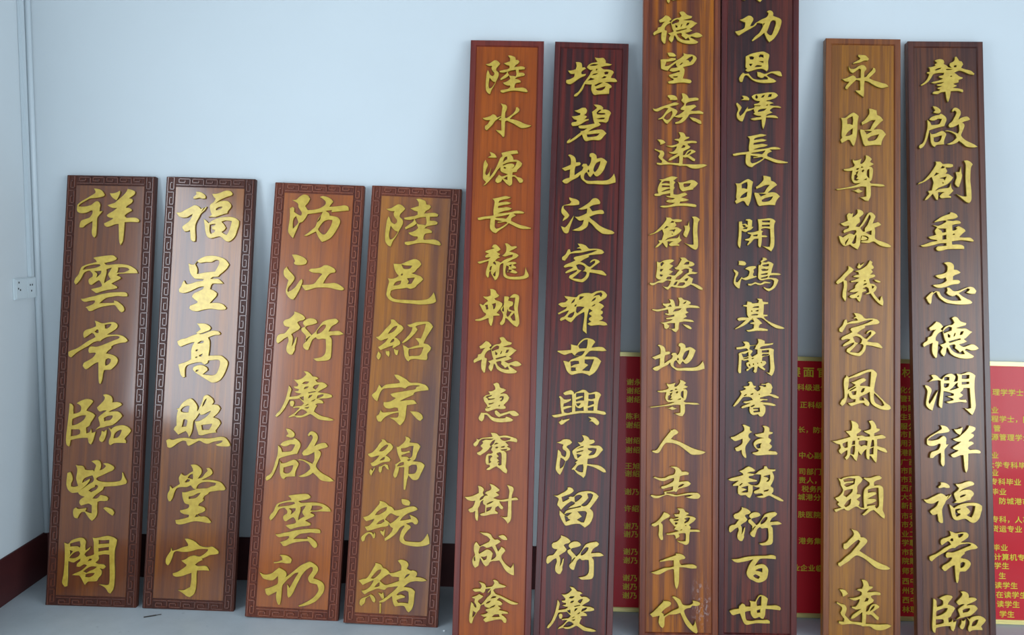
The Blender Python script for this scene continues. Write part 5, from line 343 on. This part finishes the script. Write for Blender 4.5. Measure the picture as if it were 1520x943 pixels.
PRINT_ROWS = [(0.4079, 0.9175, 0.0313, '谢永'), (0.4079, 0.8821, 0.0313, '谢绍'), (0.4078, 0.8467, 0.0313, '谢绍'), (0.4076, 0.7787, 0.0313, '陈利'), (0.4076, 0.7434, 0.0313, '谢绍'), (0.4074, 0.6811, 0.0312, '谢绍'), (0.4074, 0.6432, 0.0312, '谢绍'), (0.4072, 0.5783, 0.0312, '王旭'), (0.4072, 0.5486, 0.0312, '谢绍'), (0.407, 0.4759, 0.0311, '谢乃'), (0.4069, 0.4087, 0.0311, '许绍'), (0.4067, 0.3389, 0.0311, '谢乃'), (0.4066, 0.3068, 0.031, '谢乃'), (0.4065, 0.2373, 0.031, '谢乃'), (0.4064, 0.2026, 0.031, '谢乃'), (0.4063, 0.1333, 0.031, '谢乃'), (0.4062, 0.0987, 0.0309, '谢乃'), (0.4061, 0.0642, 0.0309, '谢乃'), (1.0713, 0.9759, 0.0554, '樓面官'), (1.0961, 0.914, 0.0311, '科级退休'), (1.1074, 0.8438, 0.031, '正科级'), (1.1001, 0.7436, 0.0296, '长，防城'), (1.1035, 0.6412, 0.0309, '中心副'), (1.104, 0.5767, 0.0309, '司部门'), (1.1043, 0.5419, 0.0309, '责人，'), (1.1166, 0.5074, 0.0308, '税务所'), (1.1021, 0.4748, 0.0308, '城港分'), (1.1026, 0.4053, 0.0308, '肤医院'), (1.1061, 0.3014, 0.0308, '港务集'), (1.0828, 0.1944, 0.0307, '业企业临'), (1.5216, 0.9849, 0.0538, '材'), (1.5069, 0.9141, 0.0314, '化公'), (1.5073, 0.879, 0.0314, '管理'), (1.5078, 0.8411, 0.0314, '市防'), (1.5082, 0.8061, 0.0314, '生理'), (1.5086, 0.7683, 0.0314, '服公'), (1.509, 0.736, 0.0313, '市民'), (1.5094, 0.7011, 0.0313, '用港'), (1.5099, 0.6635, 0.0313, '港防'), (1.5103, 0.6259, 0.0313, '广西'), (1.5107, 0.5911, 0.0313, '市防'), (1.5111, 0.5563, 0.0312, '市现'), (1.5115, 0.5216, 0.0312, '西广'), (1.5119, 0.4868, 0.0312, '大学'), (1.5124, 0.4522, 0.0312, '新民'), (1.5128, 0.4122, 0.0312, '市农'), (1.5132, 0.3776, 0.0312, '市外'), (1.5137, 0.3404, 0.0311, '业工'), (1.5141, 0.3059, 0.0311, '学职'), (1.5145, 0.2687, 0.0311, '市防'), (1.5149, 0.2343, 0.0311, '院财'), (1.5154, 0.1946, 0.0311, '师范'), (1.5158, 0.155, 0.031, '西中'), (1.5163, 0.118, 0.031, '州农'), (1.5167, 0.0811, 0.031, '西中'), (1.5171, 0.0443, 0.031, '林理'), (1.8433, 0.915, 0.0313, '、理学学士'), (1.8697, 0.8429, 0.0312, '业'), (1.8695, 0.8079, 0.0312, '程学士，防'), (1.8774, 0.7705, 0.0312, '管'), (1.8692, 0.7353, 0.0312, '源管理学士'), (1.8689, 0.6629, 0.0311, '业'), (1.8514, 0.625, 0.0311, '大学专科毕业'), (1.8686, 0.5934, 0.0311, '业'), (1.8644, 0.5585, 0.0311, '专科毕业'), (1.8682, 0.5186, 0.0311, '毕业'), (1.8972, 0.4822, 0.031, '防城港市'), (1.8677, 0.4095, 0.031, '专科，人事'), (1.8675, 0.3723, 0.031, '货运专业'), (1.8725, 0.2983, 0.031, '毕业'), (1.8776, 0.2614, 0.0309, '计算机专'), (1.8774, 0.2271, 0.0309, '学生'), (1.8957, 0.1881, 0.0309, '生'), (1.8797, 0.1506, 0.0309, '读学生'), (1.8848, 0.114, 0.0309, '在读学生'), (1.8872, 0.0772, 0.0309, '读学生'), (1.8976, 0.0382, 0.0308, '学生')]

# ------------------------------------------------------------------ glyph meshes (carved characters)
def smooth_loop(pts):
    n = len(pts); out = []
    ang = []
    for i in range(n):
        a, p, q = Vector(pts[i - 1]), Vector(pts[i]), Vector(pts[(i + 1) % n])
        u, v = p - a, q - p
        ang.append(abs(u.angle(v)) if u.length > 1e-9 and v.length > 1e-9 else 0)
    for i in range(n):
        p0, p1, p2, p3 = (Vector(pts[(i + k) % n]) for k in (-1, 0, 1, 2))
        t1 = (p2 - p0) * 0.5 if ang[i] < 0.95 else None
        t2 = (p3 - p1) * 0.5 if ang[(i + 1) % n] < 0.95 else None
        L = (p2 - p1).length
        if t1 is None: t1 = (p2 - p1)
        if t2 is None: t2 = (p2 - p1)
        for t in (t1, t2):
            if t.length > 1.3 * L: t *= 1.3 * L / t.length
        k = 3 if L > 0.004 else 2
        for s in range(k):
            x = s / k; h00 = 2*x**3 - 3*x*x + 1; h10 = x**3 - 2*x*x + x; h01 = -2*x**3 + 3*x*x; h11 = x**3 - x*x
            out.append(p1 * h00 + t1 * h10 + p2 * h01 + t2 * h11)
    return out
def inside(loops, x, y):
    c = False
    for lp in loops:
        j = len(lp) - 1
        for i in range(len(lp)):
            yi, yj = lp[i][1], lp[j][1]
            if (yi > y) != (yj > y) and x < (lp[j][0] - lp[i][0]) * (y - yi) / (yj - yi) + lp[i][0]: c = not c
            j = i
    return c
GH = 0.0080
def glyph_mesh(ch):
    loops = []
    for s in GLYPHS[ch].split(';'):
        pts = [tuple(int(v) / 5000 for v in p.split(',')) for p in s.split()]
        if len(pts) > 2: loops.append(smooth_loop(pts))
    vs, es = [], []
    for lp in loops:
        o = len(vs); vs += [Vector((p[0], p[1])) for p in lp]
        es += [(o + i, o + (i + 1) % len(lp)) for i in range(len(lp))]
    co, _, tris, _, _, _ = delaunay_2d_cdt(vs, es, [], 0, 1e-6)
    bm = bmesh.new(); top = [bm.verts.new((p[0], -(GH - 0.0016), p[1])) for p in co]
    fs = []
    for t in tris:
        cx = sum(co[i][0] for i in t) / 3; cy = sum(co[i][1] for i in t) / 3
        if inside(loops, cx, cy):
            try: fs.append(bm.faces.new([top[i] for i in t]))
            except ValueError: pass
    bmesh.ops.delete(bm, geom=[v for v in bm.verts if not v.link_faces], context='VERTS')
    for f in fs:
        f.normal_update()
        if f.normal.y > 0: f.normal_flip()
    edges = [e for e in bm.edges if len(e.link_faces) == 1]
    r = bmesh.ops.inset_region(bm, faces=[f for f in bm.faces], thickness=0.0011, depth=0.0016, use_boundary=True, use_even_offset=False)
    edges = [e for e in bm.edges if len(e.link_faces) == 1]
    ext = bmesh.ops.extrude_edge_only(bm, edges=edges)
    for g in ext['geom']:
        if isinstance(g, bmesh.types.BMVert): g.co.y = 0.0012
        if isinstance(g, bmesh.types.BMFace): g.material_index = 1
    bm.normal_update()
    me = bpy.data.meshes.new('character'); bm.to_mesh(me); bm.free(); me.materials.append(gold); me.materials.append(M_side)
    return me
MESH = {}
def put_characters(bid, root, base):
    for ch, x, z, sx, sz in PLACED[bid]:
        if ch not in MESH: MESH[ch] = glyph_mesh(ch)
        o = link_me('character', MESH[ch], root)
        o.location = (x, base, z); o.scale = (sx, 1, sz)
        o['label'] = 'raised gold character ' + ch

# ------------------------------------------------------------------ the boards
BOARDS = {  # origin (middle of the front bottom edge), right, up, width, length
1: ((-1.70314, -0.29741, 0.00039), (1.0, 0.00034, 0.00217), (-0.0022, 0.15631, 0.98771), 0.3604, 1.7112),
2: ((-1.31599, -0.3012, 0.00151), (0.99996, -0.00135, -0.0084), (0.00851, 0.15862, 0.9873), 0.3604, 1.7112),
3: ((-0.89364, -0.351, 0.00338), (0.99982, -0.0036, -0.01873), (0.01908, 0.18884, 0.98182), 0.3604, 1.703),
4: ((-0.50709, -0.37547, 0.00378), (0.99977, -0.00435, -0.02097), (0.02142, 0.20328, 0.97889), 0.3604, 1.703),
5: ((-0.11703, -0.49258, 0.00018), (1.0, 0.00027, 0.00129), (-0.00132, 0.20188, 0.97941), 0.2868, 2.2916),
6: ((0.17798, -0.51004, 0.00196), (0.9999, -0.00294, -0.0137), (0.01401, 0.20964, 0.97768), 0.2868, 2.2916),
7: ((0.57914, -0.40279, 0.00201), (0.9999, 0.0019, 0.0146), (-0.0148, 0.13099, 0.99128), 0.2924, 2.8477),
8: ((0.87551, -0.38801, 0.00227), (0.9999, 0.0019, 0.0144), (-0.0146, 0.12581, 0.99194), 0.2924, 2.8477),
9: ((1.26275, -0.38766, 0.00033), (1.0, 0.00036, 0.00228), (-0.00231, 0.15537, 0.98785), 0.2868, 2.3023),
10: ((1.597, -0.42433, 0.00154), (0.99994, 0.00187, 0.01075), (-0.01091, 0.17138, 0.98514), 0.2868, 2.3023),
}
def board_matrix(b):
    O, U, V = (Vector(t) for t in BOARDS[b][:3])
    U.normalize(); Y = V.cross(U).normalized(); V = U.cross(Y).normalized()
    return Matrix(((U.x, Y.x, V.x, O.x), (U.y, Y.y, V.y, O.y), (U.z, Y.z, V.z, O.z), (0, 0, 0, 1)))
TH = 0.028
FRET = [((0.04, 0.0), (0.96, 0.0)), ((0.96, 0.0), (0.96, 0.80)), ((0.96, 0.80), (0.42, 0.80)), ((0.42, 0.80), (0.42, 0.36)), ((0.42, 0.36), (0.68, 0.36)), ((0.04, 0.0), (0.04, 1.0))]
def fret_strip(name, root, m, x0, z0, x1, z1, along, flip):
    """raised key-pattern lines cut into the border strip"""
    bm = bmesh.new(); lw = 0.0050
    W, L = (x1 - x0, z1 - z0) if along == 'z' else (z1 - z0, x1 - x0)
    n = max(1, round(L / 0.060)); p = L / n
    for k in range(n):
        for (a, c) in FRET:
            (u0, v0), (u1, v1) = a, c
            if flip: u0, u1 = 1 - u0, 1 - u1
            us = sorted((u0 * (W - 2 * lw) + lw, u1 * (W - 2 * lw) + lw)); ws = sorted((L - (k + v0) * p, L - (k + v1) * p))
            us = (us[0] - lw / 2 * 1.0, us[1] + lw / 2); ws = (max(0, ws[0] - lw / 2), min(L, ws[1] + lw / 2))
            q = (x0 + us[0], x0 + us[1], z0 + ws[0], z0 + ws[1]) if along == 'z' else (x0 + ws[0], x0 + ws[1], z0 + us[0], z0 + us[1])
            xa, xb, za, zb = q; c = 0.0009
            vb = [bm.verts.new(v) for v in ((xa, 0.0042, za), (xb, 0.0042, za), (xb, 0.0042, zb), (xa, 0.0042, zb))]
            vt = [bm.verts.new(v) for v in ((xa + c, 0.0004, za + c), (xb - c, 0.0004, za + c), (xb - c, 0.0004, zb - c), (xa + c, 0.0004, zb - c))]
            bm.faces.new(vt)
            for i in range(4): bm.faces.new((vb[i], vb[(i + 1) % 4], vt[(i + 1) % 4], vt[i]))
    return link_bm(name, bm, m, root)
def fret_board(b, label, m_field, m_border, m_ground):
    w, L = BOARDS[b][3:]; root = empty('couplet_board', board_matrix(b))
    tag(root, label, 'plaque', 'carved couplet boards leaning on the wall')
    bm = bmesh.new(); box(bm, -w / 2, w / 2, 0.004, TH, 0, L, 0.0012); link_bm('back_slab', bm, m_ground, root)
    bw = 0.0415
    bm = bmesh.new(); box(bm, -w / 2 + bw, w / 2 - bw, 0.0, 0.0045, bw, L - bw, 0.0012); link_bm('field_panel', bm, m_field, root)
    e = 0.0025
    fret_strip('carved_border', root, m_border, -w / 2 + e, e, -w / 2 + bw - e, L - e, 'z', False)
    fret_strip('carved_border', root, m_border, w / 2 - bw + e, e, w / 2 - e, L - e, 'z', True)
    fret_strip('carved_border', root, m_border, -w / 2 + bw, L - bw + e, w / 2 - bw, L - e, 'x', False)
    fret_strip('carved_border', root, m_border, -w / 2 + bw, e, w / 2 - bw, bw - e, 'x', True)
    put_characters(b, root, 0.0); return root
def ring(bm, x0, x1, z0, z1, w, y0, y1, c):
    """flat frame ring with a chamfered inner edge"""
    def loop(d, y): return [bm.verts.new(v) for v in ((x0 + d, y, z0 + d), (x1 - d, y, z0 + d), (x1 - d, y, z1 - d), (x0 + d, y, z1 - d))]
    ls = [loop(0, y1), loop(0, y0 + 0.0015), loop(0.0015, y0), loop(w - c, y0), loop(w, y1 - 0.0003)]
    for a, q in zip(ls, ls[1:]):
        for i in range(4): bm.faces.new((a[i], a[(i + 1) % 4], q[(i + 1) % 4], q[i]))
def tall_board(b, label, m_field, m_rim):
    w, L = BOARDS[b][3:]; root = empty('couplet_board', board_matrix(b))
    tag(root, label, 'plaque', 'carved couplet boards leaning on the wall')
    bm = bmesh.new(); box(bm, -w / 2 + 0.0005, w / 2 - 0.0005, 0.0030, TH, 0.0005, L - 0.0005, 0.001); link_bm('field_panel', bm, m_field, root)
    bm = bmesh.new(); ring(bm, -w / 2, w / 2, 0, L, 0.025, -0.0030, 0.0045, 0.0045); link_bm('raised_rim', bm, m_rim, root)
    put_characters(b, root, 0.0030 - 0.0025); return root
W = {}
def W_(k, *a, **kw): W[k] = wood(k, *a, **kw)[0]
W_('red_brown_field_wood', srgb(80, 44, 34), srgb(122, 68, 44), srgb(138, 80, 48), 1, 0.25)
W_('dark_red_brown_border_wood', srgb(80, 42, 34), srgb(112, 64, 52), srgb(122, 72, 58), 2, 0.2)
W_('shaded_recess_wood', srgb(60, 30, 26), srgb(84, 46, 38), srgb(92, 52, 42), 2.5, 0.2, rough=0.6, coat=0.1)  # border wood darkened: shade between the fret ridges is put into the colour
W_('red_shaded_recess_wood', srgb(80, 38, 32), srgb(116, 62, 50), srgb(126, 70, 54), 2.7, 0.2, rough=0.6, coat=0.1)  # redder border wood, with the groove shade painted in the same way
W_('russet_field_wood', srgb(90, 48, 36), srgb(138, 80, 48), srgb(164, 100, 50), 1.6, 0.25, bands=((0.02, 0.05, 0.4, 0.9, 1.3),))
W_('orange_brown_field_wood', srgb(104, 50, 36), srgb(164, 90, 54), srgb(180, 102, 54), 3, 0.15, bands=((0.04, 0.03, 0.3, 0.5, 0.9),))
W_('reddish_border_wood', srgb(108, 56, 44), srgb(150, 84, 66), srgb(160, 94, 72), 4, 0.15)
W_('amber_and_heartwood_field_wood', srgb(92, 40, 40), srgb(162, 98, 52), srgb(180, 114, 56), 5.4, 0.15, bands=((0.085, 0.05, 0.75, 0.0, 1.0), (0.09, 0.02, 0.5, 1.0, 1.7), (-0.01, 0.03, 0.3, 1.1, 1.7), (0.02, 0.02, 0.25, 0.2, 0.6)))
W_('orange_teak_field_wood', srgb(110, 48, 28), srgb(160, 80, 42), srgb(176, 94, 48), 6, 0.12, coat=0.4, coatr=0.26)
W_('purple_red_rim_wood', srgb(78, 30, 32), srgb(120, 54, 50), srgb(132, 64, 54), 7, 0.2, coat=0.4, coatr=0.26)
W_('dark_rosewood_field', srgb(50, 22, 24), srgb(94, 38, 34), srgb(118, 46, 38), 8, 0.75, coat=0.4, coatr=0.26)
W_('dark_rosewood_rim', srgb(50, 22, 24), srgb(92, 40, 40), srgb(104, 48, 44), 9, 0.4, coat=0.4, coatr=0.26)
W_('heartwood_striped_field_wood', srgb(86, 40, 40), srgb(160, 90, 48), srgb(184, 112, 54), 10.5, 0.5, bands=((0.045, 0.032, 0.8, -1, 3), (-0.025, 0.010, 0.65, 0.9, 3), (-0.08, 0.012, 0.5, 0.6, 3), (0.10, 0.010, 0.4, -1, 3)), scuff=(0.085, 0.13, 0.045), coat=0.4, coatr=0.26)
W_('brown_rim_wood', srgb(80, 38, 36), srgb(132, 72, 54), srgb(144, 82, 60), 11, 0.4, coat=0.4, coatr=0.26)
W_('brown_black_rosewood_field', srgb(46, 24, 26), srgb(88, 42, 38), srgb(112, 52, 40), 18.3, 0.7, coat=0.4, coatr=0.26)
W_('chestnut_field_wood', srgb(104, 58, 40), srgb(160, 104, 58), srgb(174, 116, 62), 12, 0.3, bands=((-0.04, 0.008, 0.35, 0.3, 2.2), (0.03, 0.006, 0.3, 0.0, 1.5)), coat=0.4, coatr=0.26)
W_('chestnut_rim_wood', srgb(96, 50, 42), srgb(138, 82, 58), srgb(150, 94, 62), 13, 0.4, coat=0.4, coatr=0.26)
W_('walnut_field_wood', srgb(64, 38, 36), srgb(98, 60, 50), srgb(126, 76, 50), 14.2, 0.5, bands=((-0.055, 0.012, -0.0, 0, 2), (0.0, 0.02, 0.4, 0.8, 2.2)), coat=0.4, coatr=0.26)
W_('walnut_rim_wood', srgb(60, 34, 34), srgb(92, 54, 48), srgb(106, 64, 52), 15, 0.4, coat=0.4, coatr=0.26)

fret_board(1, 'shorter red brown fret-bordered board of six gold characters nearest the room corner', W['red_brown_field_wood'], W['dark_red_brown_border_wood'], W['shaded_recess_wood'])
fret_board(2, 'shorter fret-bordered board with window glare on its upper half, starting with character 福', W['russet_field_wood'], W['dark_red_brown_border_wood'], W['shaded_recess_wood'])
fret_board(3, 'shorter orange brown fret-bordered board of seven gold characters starting with 防', W['orange_brown_field_wood'], W['reddish_border_wood'], W['red_shaded_recess_wood'])
fret_board(4, 'shorter amber fret-bordered board with dark heartwood down its right side, beside the tall orange board', W['amber_and_heartwood_field_wood'], W['reddish_border_wood'], W['red_shaded_recess_wood'])
tall_board(5, 'tall bright orange board with narrow rim, directly right of the shorter boards', W['orange_teak_field_wood'], W['purple_red_rim_wood'])
tall_board(6, 'tall dark rosewood board between the bright orange board and the red panel', W['dark_rosewood_field'], W['dark_rosewood_rim'])
tall_board(7, 'tallest orange and dark streaked board, running out of the top of the picture', W['heartwood_striped_field_wood'], W['brown_rim_wood'])
tall_board(8, 'tallest dark rosewood board, touching the streaked board on its left', W['brown_black_rosewood_field'], W['dark_rosewood_rim'])
tall_board(9, 'tall chestnut brown board starting with character 永', W['chestnut_field_wood'], W['chestnut_rim_wood'])
tall_board(10, 'tall greyish walnut board starting with character 肇, rightmost of all boards', W['walnut_field_wood'], W['walnut_rim_wood'])

# ------------------------------------------------------------------ red honour panel leaning behind the tall boards
M_red, nt, b = mat('glossy_red_acrylic', srgb(202, 14, 34), 0.5, 0, 0.25, 0.3)
b.inputs['Coat Roughness'].default_value = 0.08
M_yel, _, _ = mat('yellow_print', srgb(226, 200, 40), 0.5)
M_frame, _, _ = mat('pale_gold_aluminium_frame', srgb(226, 212, 140), 0.32, 0.35)
PA = 0.15911
P = Matrix.Translation((0, -0.184786, 0)) @ Matrix.Rotation(-PA, 4, 'X')
root = empty('honour_panel', P)
tag(root, 'wide red panel of yellow print in a pale gold frame behind the tall boards', 'sign')
px0, px1, pz1 = 0.3150, 2.34, 1.0375
bm = bmesh.new(); box(bm, px0 + 0.004, px1 - 0.004, 0.002, 0.012, 0.004, pz1 - 0.004); link_bm('red_sheet', bm, M_red, root)
fw = 0.017
for (a, b_, c, d) in ((px0, px1, 0, fw), (px0, px1, pz1 - fw, pz1), (px0, px0 + 0.006, fw, pz1 - fw), (px1 - 0.006, px1, fw, pz1 - fw)):
    bm = bmesh.new(); box(bm, a, b_, -0.006, 0.016, c, d, 0.002)
    if b_ - a > 1:   # double-stepped moulding
        box(bm, a + 0.001, b_ - 0.001, -0.0085, -0.005, c + 0.0025, c + 0.0065, 0.001); box(bm, a + 0.001, b_ - 0.001, -0.0085, -0.005, d - 0.0060, d - 0.0025, 0.001)
    link_bm('frame_bar', bm, M_frame, root)
TYPE = {}
for (x, z, pitch, text) in PRINT_ROWS:
    big = pitch > 0.045
    size = pitch * (0.78 if big else 0.90); line = bmesh.new()
    for k, c in enumerate(text):
        if c not in TYPE:
            cu = bpy.data.curves.new('type', 'FONT'); cu.body = c; cu.size = 1.0; cu.align_x = 'CENTER'
            cu.resolution_u = 2
            o = bpy.data.objects.new('type', cu); C.objects.link(o)
            TYPE[c] = bpy.data.meshes.new_from_object(o.evaluated_get(bpy.context.evaluated_depsgraph_get()))
            bpy.data.objects.remove(o)
        for dx, dy, lift in ((-0.022, 0, 0), (0.022, 0, 0.0002), (0, 0.018, 0.0004), (0, -0.018, 0.0006)):   # bold weight
          t = TYPE[c].copy()
          t.transform(Matrix.Translation((x + k * pitch + dx * size, 0.0012 - lift, z + (dy - 0.38) * size)) @ Matrix.Rotation(R(90), 4, 'X') @ Matrix.Diagonal((size * 1.08, size, 1, 1)))
          line.from_mesh(t); bpy.data.meshes.remove(t)
    me = bpy.data.meshes.new('text_line'); line.to_mesh(me); line.free(); me.materials.append(M_yel)
    link_me('text_line', me, root)

# ------------------------------------------------------------------ bits on the floor
M_twig, _, _ = mat('dry_twig', (0.03, 0.025, 0.02, 1), 0.8)
bm = bmesh.new(); cyl(bm, (-1.455, -0.372, 0.003), (-1.415, -0.352, 0.003), 0.0022, 8); cyl(bm, (-1.415, -0.352, 0.003), (-1.398, -0.346, 0.0045), 0.0014, 8)
tag(link_bm('twig', bm, M_twig), 'short dark dry twig on the floor in front of the boards', 'twig')
M_chip, _, _ = mat('plaster_chip', (0.8, 0.82, 0.82, 1), 0.8)
bm = bmesh.new(); bmesh.ops.create_icosphere(bm, subdivisions=1, radius=0.006, matrix=Matrix.Translation((-0.298, -0.40, 0.003)) @ Matrix.Diagonal((1, 0.8, 0.5, 1)))
tag(link_bm('plaster_chip', bm, M_chip), 'tiny white plaster chip on the floor beside the bright orange board', 'chip')
